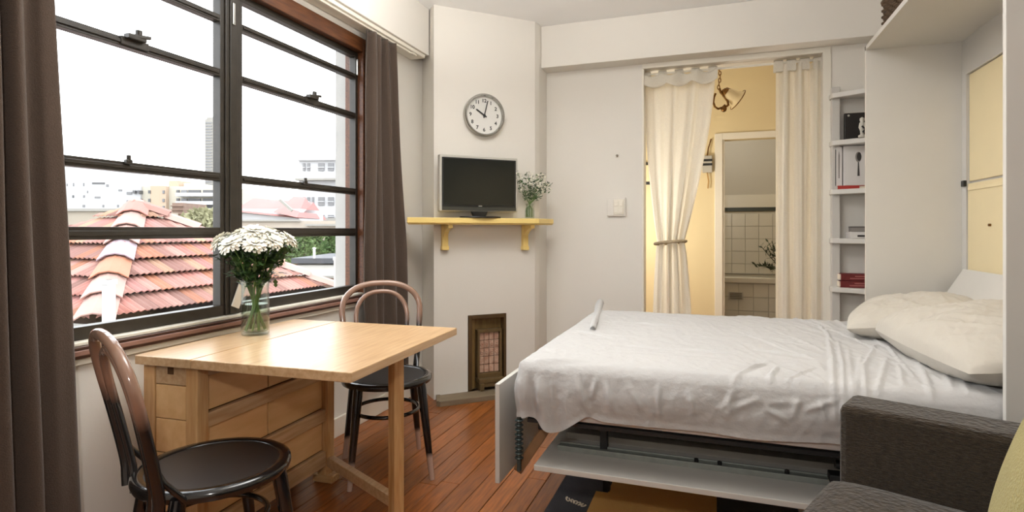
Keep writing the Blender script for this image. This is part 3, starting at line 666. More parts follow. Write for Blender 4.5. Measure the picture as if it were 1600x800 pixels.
# light switch and nail on the back wall
q = at(964, 323.5, 4.38)
sw = thing('light_switch', 'pale square light switch plate on the cream wall left of the hall doorway', 'switch', (q.x, YB, q.z))
MB().box((-.07, -.022, -.07), (.07, 0, .07)).build('plate', m_wall, sw, world=False, bevel=.004)
MB().box((-.02, -.03, -.056), (.06, -.022, .056)).build('rocker_plate', m_trim, sw, world=False, bevel=.003)
for k in range(2):
    for j in range(2): MB().box((-.012 + k * .036, -.036, -.045 + j * .05), (.016 + k * .036, -.028, -.01 + j * .05)).build('rocker', m_trim, sw, world=False, bevel=.002)
q = at(965, 244, 4.38)
nl = thing('wall_nail', 'small grey nail above the light switch in the cream wall', 'nail', (q.x, YB, q.z))
MB().lathe([(.008, 0), (.010, .012), (.006, .018), (0, .019)], 10, ax=RX).build('head', mat('nail_grey', L(150, 140, 124), .5), nl, world=False, smooth=50)

# ------------------------------------------------------------------ curtains
def curtain(name, label, top, c_of, w_of, zt, zb, axis, nfold, amp_of, m, nu=150, nv=60, seed=0, group=None):
    nrm = Vector((-axis.y, axis.x, 0)); o = thing(name, label, 'curtain', (top.x, top.y, zb), 0, group)
    ph = [random.uniform(-.5, .5) for _ in range(40)]
    def fn(u, v):
        s = u + .018 * math.sin(u * 23 + seed) + .01 * math.sin(u * 41 + 3 * v)
        a = math.sin(2 * math.pi * nfold * s + .5 * math.sin(2.2 * v + seed + u * 5)); a = math.copysign(abs(a) ** .75, a)
        off = amp_of(v) * a * (.75 + .35 * math.sin(u * 17 + seed)) + .004 * math.sin(9 * v + 12 * u)
        return top + axis * (c_of(v) + (u - .5) * w_of(v)) + nrm * off + Vector((0, 0, (zb - zt) * v))
    MB().grid(fn, nu, nv).build('cloth', m, o, smooth=180, solid=0 if m is m_crcurt else .003)
    return o
lerp = lambda a, b, t: a + (b - a) * t
XC = XW + .085
T = Vector((XC, 0, 2.37))
ct = curtain('window_curtain', 'dark taupe curtain at the left end of the window beside the near chair', T, lambda v: (.62 + lerp(1.185, 1.30, v)) / 2, lambda v: lerp(1.185, 1.30, v) - .62, 2.37, .10, Vector((0, 1, 0)), 7, lambda v: .030, m_dkcurt, seed=1)
ct = curtain('window_curtain', 'dark taupe curtain at the right end of the window behind the far chair', T, lambda v: lerp(3.075, 3.14, v), lambda v: lerp(.31, .47, min(1, v * 1.6)) , 2.372, .26, Vector((0, 1, 0)), 4, lambda v: .028 + .008 * v, m_dkcurt, seed=4)
rl = thing('curtain_track', 'white curtain track under the bulkhead above the window', 'curtain rail', (XC, 2.0, 2.372))
MB().box((XC - .012, .5, 2.373), (XC + .012, 3.42, 2.388)).build('track', m_trim, rl, bevel=.003)
MB().tube([(XC, 3.41, 2.378), (XC + .03, 3.44, 2.372), (XC + .03, 3.47, 2.37), (XC, 3.48, 2.372)], .006, 8).build('end_stop', m_trim, rl, smooth=60)
# hall curtains
YC = YB + .07
a0, a1 = YC * (ray(1004)[0] / ray(1004)[1]), YC * (ray(1120)[0] / ray(1120)[1])
g0, g1 = YC * (ray(1026)[0] / ray(1026)[1]), YC * (ray(1069)[0] / ray(1069)[1])
h0, h1 = YC * (ray(1020)[0] / ray(1020)[1]), YC * (ray(1080)[0] / ray(1080)[1])
ztie, zct = zat(379, 4.27), 2.345
def hcw(v):
    z = lerp(zct, .02, v)
    if z > ztie:
        t = (zct - z) / (zct - ztie); s = t * t * (1.15 - .15 * t); return lerp(a0 + .01, g0, s), lerp(a1 - .01, g1, t ** 1.5)
    t = min(1, (ztie - z) / .5); return lerp(g0, h0, t ** .6), lerp(g1, h1, t ** .6)
tc_ = curtain('hall_curtain', 'ivory tab top curtain gathered by a tieback on the left of the hall doorway', Vector((0, YC, zct)), lambda v: sum(hcw(v)) / 2, lambda v: hcw(v)[1] - hcw(v)[0], zct, .02, Vector((1, 0, 0)), 4, lambda v: .020 + .03 * math.exp(-((lerp(zct, .02, v) - ztie) / .5) ** 2), m_crcurt, nu=180, nv=90, seed=2)
def tieband(k): 
    a = 2 * math.pi * k / 40; return Vector(((g0 + g1) / 2 + ((g1 - g0) / 2 + .012) * math.cos(a), YC + .055 * math.sin(a), ztie + .012 * math.cos(a + .5)))
MB().tube([tieband(k) for k in range(40)], .012, 8, closed=True).build('tieback', mat('tieback_cord', L(176, 158, 128), .8, var=.2, scale=80), tc_, smooth=60)
c0, c1 = YC * (ray(1211)[0] / ray(1211)[1]), YC * (ray(1283)[0] / ray(1283)[1])
sc_ = curtain('hall_curtain', 'ivory tab top curtain hanging straight on the right of the hall doorway', Vector((0, YC, zct)), lambda v: (c0 + c1) / 2, lambda v: c1 - c0 - .01, zct, .02, Vector((1, 0, 0)), 3, lambda v: .036, m_crcurt, seed=6)
for cur, xa, xb, n in ((tc_, a0 + .03, a1 - .03, 5), (sc_, c0 + .02, c1 - .02, 4)):
    for k in range(n):
        x = lerp(xa, xb, k / (n - 1))
        MB().box((x - .03, YC - .018, zct - .05), (x + .03, YC - .014, zct + .028)).box((x - .03, YC + .014, zct - .05), (x + .03, YC + .018, zct + .028)).box((x - .03, YC - .018, zct + .024), (x + .03, YC + .018, zct + .028)).build('tab', m_crcurt, cur)
# scalloped header band of the tied curtain
hd = MB()
def hdr(u, v):
    x = lerp(a0 + .005, a1 + .005, u); dz = (.085 + .035 * abs(math.sin(u * math.pi * 3.0))) * v
    return Vector((x, YC - .05 - .012 * math.sin(u * 20) - .012 * v, zct + .012 - .03 * abs(math.sin(u * math.pi * 4)) * (1 - v) - dz))
hd.grid(hdr, 60, 8).build('scalloped_header', m_crcurt, tc_, smooth=180, solid=.003)
rd = thing('curtain_rod', 'thin pale curtain rod across the top of the hall doorway', 'curtain rod', (.1, YC, 2.36))
MB().tube([(DX0 + .005, YC, zct + .012), (DX1 - .005, YC, zct + .012)], .009, 10)  .build('rod', m_trim, rd, smooth=60)
# pendant lamp in the hall
q = at(1124, 138, 4.8)
pn = thing('pendant_lamp', 'brass pendant lamp with one tilted frosted glass shade hanging on a chain in the hall', 'lamp', (q.x, q.y, ZC))
zz = q.z - ZC
MB().lathe([(.05, 0), (.05, -.015), (.02, -.03), (0, -.03)], 20).build('ceiling_rose', m_brass, pn, world=False, smooth=40)
z = -.03; k = 0
while z > zz + .02:
    c = Vector((0.006 * math.sin(k), 0, z - .016)); ax = Vector((1, 0, 0)) if k % 2 else Vector((0, 1, 0))
    MB().tube([c + ax * .009 * math.cos(a) + Vector((0, 0, .019 * math.sin(a))) for a in [2*math.pi*i/10 for i in range(10)]], .0042, 5, closed=True).build('chain_link', m_brass, pn, world=False, smooth=60); z -= .029; k += 1
S = 4.8 / FPX; V = lambda x, y: Vector(((x - 1124) * S * .943, (x - 1124) * S * .332, zz - (y - 138) * S))
MB().tube([V(1118, 146), V(1115.5, 152), V(1114.5, 160), V(1117, 167), V(1122, 170), V(1129, 168), V(1133, 164)], .009, 8).build('scroll_arm', m_brass, pn, world=False, smooth=60)
MB().tube([V(1124, 138), V(1126, 144), V(1131, 150), V(1137, 158), V(1138, 164), V(1133, 168)], .010, 8).build('stem', m_brass, pn, world=False, smooth=60)
MB().lathe([(0, -.03), (.018, -.02), (.026, 0), (.014, .02), (0, .026)], 12, V(1131, 170)).build('finial', m_brass, pn, world=False, smooth=60)
MB().tube([V(1126, 146), V(1130, 141), V(1136, 138), V(1141, 140)], .009, 8).build('scroll_arm', m_brass, pn, world=False, smooth=60)
A, B = V(1133, 143), V(1153, 156); ax = (B - A).normalized(); u = ax.orthogonal().normalized(); Mx = Matrix((u, ax.cross(u), ax)).transposed(); hl = (B - A).length
MB().lathe([(.02, -.02), (.034, 0), (.036, .012), (.03, .012), (0, .012)], 20, A, Mx).build('lamp_holder', m_brass, pn, world=False, smooth=40)
MB().lathe([(.03, .008), (.046, .03), (.056, hl * .7), (.078, hl * .95), (.092, hl), (.088, hl + .002), (.072, hl * .93), (.051, hl * .7), (.04, .03)], 28, A, Mx).build('glass_shade', m_opal, pn, world=False, smooth=50)
MB().tube([A + ax * hl + (u * math.cos(t) + ax.cross(u) * math.sin(t)) * .092 for t in [2*math.pi*i/28 for i in range(28)]], .004, 6, closed=True).build('shade_rim', m_brass, pn, world=False, smooth=60)
# ------------------------------------------------------------------ gateleg table
TZ = .74
tb = thing('gateleg_table', 'pale birch gateleg dining table with drawers and one raised leaf by the window', 'table', (-1.905, 1.447, 0), R(2.6))
TWd, TDp = .862, .848; BWd = .245
def tbx(name, a, b, m, par=None, bev=.002): return MB().box(a, b).build(name, m, par or tb, bevel=bev, world=False)
tbx('centre_top', (0, 0, TZ - .032), (BWd - .002, TDp, TZ), m_birch, bev=.003)
tbx('leaf', (BWd + .001, 0, TZ - .032), (TWd, TDp, TZ), m_birch, bev=.003)
for y in (.12, TDp - .12): tbx('hinge', (BWd - .03, y - .03, TZ - .036), (BWd + .03, y + .03, TZ - .032), m_alu)
y0_, y1_ = .03, TDp - .03
for y in (y0_, y1_ - .05):
    for x, nm in ((.005, 0), (BWd - .052, 1)):
        tbx('post', (x, y, .012 if y > .4 else .0), (x + .05, y + .05, TZ - .032), m_birchz, bev=.003)
tbx('foot', (BWd - .075, y1_ - .055, 0), (BWd + .03, y1_ + .01, .035), m_birchx, bev=.006); tbx('foot', (BWd - .075, y0_ - .005, 0), (BWd + .03, y0_ + .055, .035), m_birchx, bev=.006)
# near face: drawers
zr = [(.638, .706), (.519, .635), (.400, .516), (.281, .397), (.167, .278)]
for i, (a, b) in enumerate(zr):
    dr_ = tbx('drawer', (.057, y0_ + .004, a), (BWd - .055, y0_ + .30, b), m_ply if i else m_birch, bev=.002)
    zc_ = b if i else b
    if i == 0: tbx('finger_notch', ((.057 + BWd - .055)/2 - .013, y0_ + .0025, zc_ - .032), ((.057 + BWd - .055)/2 + .013, y0_ + .006, zc_ - .002), m_recess_shade, dr_, bev=0)  # cut-out drawn as a dark block, its shade put into the colour
tbx('drawer_gap_shade', (.056, y0_ + .02, .12), (BWd - .054, y0_ + .03, .706), m_recess_shade, bev=0)  # dark sheet inside the drawers, colours their gaps as shade
tbx('rail', (.055, y0_, .10), (BWd - .052, y0_ + .05, .165), m_birchx)
# long side under the leaf
xs = BWd - .018
for a, b in ((.485, .535), (.289, .344), (.08, .150)): tbx('side_rail', (xs - .012, y0_ + .05, a), (xs + .012, y1_ - .05, b), m_birch)
tbx('side_rail', (xs - .012, y0_ + .05, .665), (xs + .008, y1_ - .05, TZ - .032), m_birch)
ymid = (y0_ + y1_) / 2 - .02
for a, b in ((.535, .665), (.344, .485), (.150, .289)):
    tbx('side_panel', (xs - .018, y0_ + .055, a + .005), (xs - .006, ymid - .004, b - .005), m_ply, bev=.001); tbx('side_panel', (xs - .018, ymid + .004, a + .005), (xs - .006, y1_ - .055, b - .005), m_ply, bev=.001)
tbx('panel_gap_shade', (xs - .022, y0_ + .05, .10), (xs - .016, y1_ - .05, .68), m_recess_shade, bev=0)  # dark sheet that paints shade into the gaps between panels and rails
tbx('wall_side_panel', (.005, y0_ + .05, .10), (.017, y1_ - .05, TZ - .032), m_ply)
# swung out gate
hx, hy = BWd - .02, y1_ - .02
Lp = world_of(tb).inverted() @ Vector((-1.185, 1.985, 0)); gx, gy = Lp.x, Lp.y; dg = Vector((gx - hx, gy - hy, 0)).normalized()
gt = MB().bar((gx, gy, 0), (gx, gy, TZ - .033), .046, .046, up=dg).build('gate_leg', m_birchz, tb, world=False, bevel=.004)
MB().bar(Vector((hx, hy, .10)) + dg * .02, Vector((gx, gy, .10)) - dg * .02, .034, .045).build('gate_stretcher', m_birch, tb, world=False, bevel=.003)
MB().bar(Vector((hx, hy, .675)) + dg * .02, Vector((gx, gy, .675)) - dg * .02, .034, .05).build('gate_top_rail', m_birch, tb, world=False, bevel=.003)
MB().bar(Vector((hx, hy, .06)) + dg * .022, Vector((hx, hy, TZ - .034)) + dg * .022, .034, .034, up=dg).build('gate_hinge_post', m_birchz, tb, world=False, bevel=.003)

# ------------------------------------------------------------------ bentwood chairs
def dipped(name):
    m = mat(name, (0, 0, 0), .16, coat=.5); nt = m.node_tree; N = nt.nodes; p = N['Principled BSDF']
    tc = N.new('ShaderNodeTexCoord'); sp = N.new('ShaderNodeSeparateXYZ'); nz = N.new('ShaderNodeTexNoise'); nz.inputs['Scale'].default_value = 14
    ma = N.new('ShaderNodeMath'); ma.operation = 'MULTIPLY_ADD'; ma.inputs[1].default_value = .05; rp = N.new('ShaderNodeValToRGB')
    nt.links.new(tc.outputs['Object'], sp.inputs[0]); nt.links.new(tc.outputs['Object'], nz.inputs['Vector']); nt.links.new(nz.outputs[0], ma.inputs[0]); nt.links.new(sp.outputs[2], ma.inputs[2]); nt.links.new(ma.outputs[0], rp.inputs[0])
    e = rp.color_ramp.elements; BK = (*L(24, 23, 24), 1); e[0].position = 0; e[0].color = (*L(196, 172, 158), 1); e[1].position = 1; e[1].color = (*L(162, 132, 114), 1)
    for ps, c in ((.125, (*L(186, 158, 142), 1)), (.15, BK), (.69, BK), (.755, (*L(138, 104, 86), 1))): q = e.new(ps); q.color = c
    nt.links.new(rp.outputs[0], p.inputs['Base Color']); return m
m_dip = dipped('dipped_bentwood'); m_lac = mat('black_lacquer', L(22, 21, 21), .16, coat=.5); m_seat = mat('black_seat_ply', L(34, 30, 28), .38)
def make_chair(label):
    c = thing('bentwood_chair', label, 'chair', group='bentwood chairs at the table')
    sr = .220; sh = .468
    MB().lathe([(sr - .02, sh - .034), (sr - .004, sh - .030), (sr, sh - .018), (sr - .002, sh - .006), (sr - .012, sh), (sr - .034, sh - .001), (sr - .038, sh - .006), (sr - .038, sh - .034)], 56).build('seat_rim', m_lac, c, world=False, smooth=50)
    MB().lathe([(0, sh - .009), (sr * .5, sh - .008), (sr - .036, sh - .005), (sr - .036, sh - .014), (0, sh - .018)], 48).build('seat', m_seat, c, world=False, smooth=50)
    for x, y, x2, y2 in ((-.145, .135, -.188, .195), (.145, .135, .188, .195), (-.145, -.14, -.192, -.205), (.145, -.14, .192, -.205)):
        MB().tube([(lerp(x, x2, t), lerp(y, y2, t), lerp(sh - .02, 0, t)) for t in (0, .08, .3, .6, .95, 1)], [.0215, .022, .0205, .017, .0125, .0115], 14).build('leg', m_dip, c, world=False, smooth=60)
    # leg ring
    MB().tube([(.155 * math.cos(a), -.005 + .155 * math.sin(a), sh - .17) for a in [2*math.pi*k/40 for k in range(40)]], .0095, 8, closed=True).build('stretcher_ring', m_lac, c, world=False, smooth=60)
    def hoop(wb, wm, zt, zbend, r, yb, rake):
        pts = []
        n = 44
        for k in range(n + 1):
            t = k / n; a = math.pi * t       # 0..pi arch
            # straight flaring sides then a round arch
            if t < .28: q = t / .28; x = lerp(wb, wm, q ** .7); z = lerp(sh - .06, zbend, q)
            elif t > .72: q = (1 - t) / .28; x = -lerp(wb, wm, q ** .7); z = lerp(sh - .06, zbend, q)
            else: b = (t - .28) / .44 * math.pi; x = wm * math.copysign(abs(math.cos(b)) ** .85, math.cos(b)); z = zbend + (zt - zbend) * math.sin(b) ** .85
            y = yb - rake * max(0, (z - sh) / (zt - sh)) ** 1.15
            pts.append((x, y, z))
        return MB().tube(pts, r, 12)
    hoop(.162, .204, .892, .745, .0155, -.192, .092).build('back_hoop', m_dip, c, world=False, smooth=60)
    hoop(.088, .134, .848, .705, .012, -.190, .080).build('inner_hoop', m_dip, c, world=False, smooth=60)
    for s_ in (-1, 1): MB().tube([(s_ * .166, -.200, sh + .085), (s_ * .174, -.182, sh + .045), (s_ * .176, -.155, sh + .012), (s_ * .172, -.13, sh - .02)], .0085, 8).build('hip_brace', m_lac, c, world=False, smooth=60)
    return c
ch = make_chair('black bentwood chair with pale dipped back at the far end of the table')
ch2 = copy_tree(ch); ch2['label'] = 'black bentwood chair seen edge on in front of the near table end'
ch.location = (-1.52, 2.46, 0); ch.rotation_euler.z = R(-142)
ch2.location = (-1.44, 1.35, 0); ch2.rotation_euler.z = R(-25)

# ------------------------------------------------------------------ glass vase and chrysanthemums
q = at(399, 521, 2.40)
VX, VY = q.x, q.y
vs_ = thing('glass_vase', 'tall clear glass vase of water holding white chrysanthemums on the table', 'vase', (VX, VY, TZ))
MB().lathe([(0, 0), (.050, 0), (.055, .006), (.055, .10), (.053, .19), (.057, .228), (.0535, .229), (.0495, .19), (.0515, .10), (.0505, .018), (.046, .013), (0, .013)], 40).build('vase_body', m_glass, vs_, world=False, smooth=50)
MB().lathe([(0, .0135), (.045, .0135), (.050, .02), (.0512, .10), (.0508, .128), (0, .128)], 40).build('water', m_water, vs_, world=False, smooth=50)
def bloom_mb():
    m = MB()
    for ring, (n, ln, el, r0) in enumerate(((18, .046, .12, .006), (18, .042, .5, .006), (14, .034, .85, .005), (10, .025, 1.2, .004), (5, .016, 1.45, .002))):
        for k in range(n):
            a = 2*math.pi*(k + .5 * ring) / n + random.uniform(-.1, .1); e = el + random.uniform(-.12, .12); wd = .0075
            d = Vector((math.cos(a), math.sin(a), 0)); s_ = Vector((-math.sin(a), math.cos(a), 0)); p = d * r0
            p1 = p + (d * math.cos(e) + Vector((0, 0, math.sin(e)))) * ln * .55; p2 = p + (d * math.cos(e - .5) + Vector((0, 0, math.sin(e - .5)))) * ln * .55 + (p1 - p) * .8
            m.add([p - s_ * wd * .4, p + s_ * wd * .4, p1 + s_ * wd, p1 - s_ * wd, p2 + s_ * wd * .6, p2 - s_ * wd * .6], [(0, 1, 2, 3), (3, 2, 4, 5)])
    return m
random.seed(4)
bp_ = None; NB = 17
cx_, sx_ = math.cos(YAW), math.sin(YAW)
spots = []
for k in range(NB):
    if k == 0: rr, a = 0, 0
    elif k < 7: rr, a = .072, k * math.pi / 3
    else: rr, a = .135, (k - 7) * math.pi / 5 + .3
    rr += random.uniform(-.012, .012); a += random.uniform(-.15, .15)
    spots.append((rr * math.cos(a), rr * math.sin(a) * .9, .425 - 2.6 * rr * rr + random.uniform(-.016, .012)))
for k, (x, y, z) in enumerate(spots):
    if k == 0: lab = 'topmost white chrysanthemum at the centre of the bouquet in the glass vase'
    elif k < 7: lab = 'white chrysanthemum in the inner ring of the bouquet on the side of the ' + ('bed', 'yellow shelf', 'far curtain', 'window', 'near curtain', 'near chair')[k % 6]
    else: lab = 'white chrysanthemum on the outer rim of the bouquet towards the ' + ('bed', 'television', 'far chair', 'far curtain', 'right window light', 'window mullion', 'left window light', 'near curtain', 'near chair', 'free table corner')[k - 7]
    cm = thing('chrysanthemum', lab, 'flower', (VX, VY, TZ + .015), 0, 'white chrysanthemums in the glass vase')
    hd_ = Vector((x, y, z)); a = math.atan2(y, x); b0_ = Vector((-.040 * math.cos(a + .5), -.040 * math.sin(a + .5), .005)); neck = Vector((.036 * math.cos(a), .036 * math.sin(a), .205))
    MB().tube([b0_, b0_.lerp(neck, .5), neck, neck.lerp(hd_, .5) + Vector((0, 0, .02)), hd_], .0032, 6).build('stem', m_stem, cm, world=False, smooth=60)
    nrm = Vector((x * 2.2, y * 2.2, .35)).normalized(); u = nrm.orthogonal().normalized(); M = Matrix((u, nrm.cross(u), nrm)).transposed().to_4x4()
    if bp_ is None: o = bloom_mb().build('bloom', m_petal, cm, world=False); bp_ = o
    else: o = bp_.copy(); COL.objects.link(o); o.parent = cm
    o.matrix_local = Matrix.Translation(hd_) @ M @ Matrix.Scale(random.uniform(.88, 1.08), 4)
    lf = MB()
    for i in range(46):
        t = random.uniform(.0, .93); p = neck.lerp(hd_, t) + Vector((random.uniform(-1, 1), random.uniform(-1, 1), random.uniform(-.6, .4))) * .03
        e = Vector((random.uniform(-1, 1) + x * 4, random.uniform(-1, 1) + y * 4, random.uniform(-.3, .9))).normalized(); s_ = e.cross(Vector((0, 0, 1)) + e * .1).normalized(); ln = random.uniform(.03, .055)
        lf.add([p, p + e * ln * .35 + s_ * ln * .22, p + e * ln * .6 + s_ * ln * .1, p + e * ln * .7 + s_ * ln * .2, p + e * ln, p + e * ln * .7 - s_ * ln * .2, p + e * ln * .6 - s_ * ln * .1, p + e * ln * .35 - s_ * ln * .22], [(0, 1, 2, 3, 4, 5, 6, 7)])
    lf.build('leaves', m_leaf, cm, world=False, kind='stuff')
# ------------------------------------------------------------------ fold-down bed in its white cabinet
XC0, XC1, YC0, YC1, ZT = .765, 1.235, 1.955, 3.53, 2.16
cb = thing('wall_bed', 'white fold down wall bed cabinet open on the right with the bed lowered', 'wall bed', (1.0, 2.74, 0))
MB().box((XC0, YC0, 0), (XC1, YC0 + .02, ZT)).build('side_panel', m_white, cb, bevel=.0015)
MB().box((XC0, YC1 - .022, 0), (XC1, YC1, ZT)).build('side_panel', m_white, cb, bevel=.0015)
MB().box((XC0, YC0, ZT - .025), (XC1, YC1, ZT)).build('top_panel', m_white, cb, bevel=.0015)
XB = 1.21
MB().box((XB, YC0 + .02, 0), (XC1, YC1 - .022, ZT - .025)).build('back_panel', m_white, cb)
MB().box((XB - .02, 3.455, .7), (XB, YC1 - .022, ZT - .025)).box((XB - .02, YC0 + .02, 1.955), (XB, 3.455, ZT - .025)).build('back_frame', m_white, cb, bevel=.002)
MB().box((XB - .008, YC0 + .03, 1.42), (XB, 3.452, 1.952)).build('cream_panel', m_cream, cb, bevel=.002)
lp = MB().box((XB - .014, YC0 + .03, .72), (XB, 3.452, 1.408)).build('cream_panel', m_cream, cb, bevel=.002)
MB().box((XB - .019, 3.05, .75), (XB - .013, 3.075, 1.39)).box((XB - .019, YC0 + .1, 1.372), (XB - .013, 3.44, 1.39)).build('panel_moulding', m_cream, cb, bevel=.002)
q = 3.2; MB().lathe([(.006, 0), (.006, .01), (0, .011)], 10, (XB - .014, q, 1.20), Matrix.Rotation(R(-90), 3, 'Y')).build('knob', m_brass, cb)
MB().box((XB - .032, 3.452, 1.395), (XB - .018, 3.485, 1.425)).build('latch', m_black, cb, bevel=.002)
# sloped headboard
pv = [Vector((.99, 3.425, .68)), Vector((1.168, 3.425, .985)), Vector((1.168, 2.0, .985)), Vector((.99, 2.0, .68))]
nn = (pv[1] - pv[0]).cross(pv[2] - pv[1]).normalized()
MB().extr(pv, nn * -.018 if nn.x < 0 else nn * .018).build('headboard', m_white, cb, bevel=.002)
# platform, frame, face panel and foot board
BX0, BX1, BY0, BY1 = -.675, 1.19, 2.0, 3.43
MB().box((BX0 + .02, BY0 + .03, .462), (BX1, BY1 - .02, .476)).build('slat_base', m_dksteel, cb)
MB().bar((BX0 + .04, BY0 + .14, .447), (BX1, BY0 + .14, .447), .03, .03).bar((BX0 + .04, BY1 - .1, .435), (BX1, BY1 - .1, .435), .04, .045).bar((BX0 + .06, BY0 + .1, .435), (BX0 + .06, BY1 - .1, .435), .04, .045).build('steel_frame', m_dksteel, cb, bevel=.003)
MB().box((BX0 + .055, BY0 + .0, .298), (XC0 + .16, BY1 - .02, .318)).build('face_panel', m_white, cb, bevel=.002)
pr = MB().box((BX0 + .10, BY0 + .165, .318), (XC0 + .16, BY0 + .215, .332)).box((BX0 + .10, BY0 + .165, .332), (XC0 + .16, BY0 + .172, .338)).box((BX0 + .10, BY0 + .208, .332), (XC0 + .16, BY0 + .215, .338)).build('alloy_rail', m_alu, cb, bevel=.001)
for xx in (-.06, .02, .24): MB().lathe([(.008, 0), (.008, .012), (.004, .014), (0, .014)], 8, (xx, BY0 + .19, .332)).build('bolt', m_dksteel, pr)
MB().box((BX0 + .10, BY0 + .30, .318), (XC0 + .1, BY0 + .34, .345)).build('stiffener', m_white, cb, bevel=.002)
for xx in (BX0 + .26, .47): MB().box((xx, BY0 + .20, .318), (xx + .028, BY0 + .23, .455)).build('spacer', m_dksteel, cb, bevel=.002)
MB().box((.36, BY0 + .12, .345), (.62, BY0 + .17, .372)).box((.56, BY0 + .10, .318), (.60, BY0 + .16, .42)).build('hinge_bracket', m_dksteel, cb, bevel=.003)
MB().tube([(.38, BY0 + .15, .40), (.70, BY0 + .15, .36)], .014, 10).build('gas_strut', m_dksteel, cb, smooth=60)
FBX = -.752
MB().box((FBX - .018, BY0 - .005, .232), (FBX, BY1, .602)).build('foot_board', m_white, cb, bevel=.002)
for yy in (BY0 + .40, BY1 - .13): MB().box((FBX, yy, .40), (BX0 + .06, yy + .03, .46)).build('foot_bracket', m_dksteel, cb, bevel=.002)
sp_ = MB()
for k in range(9): sp_.tube([(FBX + .045 + .014 * math.cos(a), BY0 + .09 + .014 * math.sin(a), .30 + .018 * k) for a in [2*math.pi*i/10 for i in range(10)]], .0035, 5, closed=True)
sp_.tube([(FBX + .045, BY0 + .09, .25), (FBX + .045, BY0 + .09, .46)], .009, 8); sp_.build('spring', mat('teal_grey_steel', L(84, 96, 96), .4, .5), cb, smooth=60)
MB().bar((-.60, BY0 + .15, .43), (-.725, BY0 + .13, .235), .042, .036).build('strut', mat('brown_wood_strut', L(146, 110, 76), .6, var=.15, scale=12), cb, bevel=.004)
for yy in (2.55, 3.25): MB().bar((-.45, yy, 0), (-.45, yy, .30), .03, .03).build('support_leg', m_dksteel, cb, bevel=.002)
# mattress
mt = thing('mattress', 'thick white mattress under the rumpled sheet with its bare corner by the cabinet', 'mattress', ((BX0 + BX1) / 2, 2.7, .476))
MB().box((BX0 + .01, BY0 + .012, .476), (BX1, BY1 - .01, .690)).build('mattress_body', m_mattress, mt, bevel=.04)
# sheet: rumpled top and hanging skirt in one mesh
import numpy as np
ZTOP, SX1, NX, NY, K = .70, 1.03, 300, 190, 26
EX0, EY0, EY1 = BX0 - .012, BY0 - .012, BY1 + .004
def onto_top(px, py): d = FPX * (EYE - ZTOP) / (py - 360); a, b = ray(px); return (a * d, b * d)
def onto_side(px, py): a, b = ray(px); d = (EY0 - .012) / b; return (a * d, zat(py, d))
rnd = random.Random(12)
top_cr = [[(1292, 515), (1300, 560), (1303, 606)], [(1310, 535), (1317, 570), (1318, 606)], [(1326, 545), (1332, 606)], [(1346, 555), (1338, 606)], [(1368, 540), (1350, 572), (1352, 606)], [(1386, 560), (1372, 606)],
 [(1404, 566), (1412, 606)], [(1440, 575), (1455, 612)], [(1475, 580), (1488, 612)], [(1500, 585), (1512, 615)], [(1210, 500), (1290, 522)], [(1200, 488), (1280, 508), (1302, 535)], [(1215, 520), (1290, 548)], [(1130, 505), (1230, 512)],
 [(1100, 490), (1200, 497)], [(1120, 520), (1260, 535)], [(1200, 530), (1290, 545)], [(1260, 505), (1310, 520), (1400, 560)], [(1330, 515), (1390, 545), (1430, 592)], [(1123, 597), (1165, 582), (1200, 565)], [(1160, 582), (1192, 570)],
 [(1203, 592), (1214, 574)], [(1230, 594), (1272, 576)], [(1180, 545), (1260, 556)], [(840, 562), (920, 566)], [(1000, 492), (1100, 501)], [(960, 502), (1080, 513)], [(1020, 520), (1110, 530)], [(900, 515), (960, 530)], [(1060, 545), (1150, 552)],
 [(1290, 492), (1330, 515)], [(1255, 495), (1300, 512)], [(1145, 515), (1185, 530), (1270, 560)], [(980, 540), (1060, 548)], [(1330, 500), (1420, 548), (1470, 600)], [(1380, 520), (1430, 560), (1452, 600)]]
side_cr = [[(1000, 575), (1060, 590), (1140, 613)], [(1140, 613), (1190, 606), (1235, 590)], [(1142, 615), (1185, 596), (1205, 585)], [(1145, 622), (1200, 612), (1232, 606)], [(1145, 640), (1190, 620), (1230, 618)], [(1140, 616), (1140, 650)], [(1146, 612), (1128, 640), (1135, 655)],
 [(1028, 585), (1030, 650)], [(895, 578), (905, 610), (918, 645)], [(862, 575), (864, 640)], [(932, 582), (925, 622)], [(906, 575), (916, 602)], [(1302, 606), (1305, 660)], [(1318, 606), (1322, 655)], [(1280, 622), (1290, 655)], [(1250, 612), (1240, 650)], [(1260, 640), (1310, 625)],
 [(980, 600), (1000, 640)], [(945, 600), (960, 645)], [(840, 580), (842, 640)], [(820, 585), (822, 640)], [(1075, 610), (1085, 645)], [(1185, 630), (1260, 628)], [(1200, 640), (1225, 655)]]
def creases(A, B, lines, hgt, sig):
    out = np.zeros_like(A)
    for ln in lines:
        h = hgt * rnd.uniform(.6, 1.25); sg = sig * rnd.uniform(.7, 1.4); n = len(ln) - 1; best = np.full_like(A, 1e9); tt_ = np.zeros_like(A)
        for i in range(n):
            (x0, y0), (x1, y1) = ln[i], ln[i + 1]; dx, dy = x1 - x0, y1 - y0; l2 = dx * dx + dy * dy
            t = np.clip(((A - x0) * dx + (B - y0) * dy) / l2, 0, 1); d2 = (A - x0 - t * dx) ** 2 + (B - y0 - t * dy) ** 2
            m_ = d2 < best; best = np.where(m_, d2, best); tt_ = np.where(m_, (i + t) / n, tt_)
        taper = np.sin(np.clip(tt_ * .9 + .05, 0, 1) * math.pi) ** .5; d = np.sqrt(best)
        out += h * taper * (np.exp(-(d / sg) ** 2) - .35 * np.exp(-(d / (2.6 * sg)) ** 2))
    return out
def nz(x, y, z=0.): return noise.noise(Vector((x, y, z)))
def ridge(p, s): return 1 - abs(noise.noise(p * s)) * 2
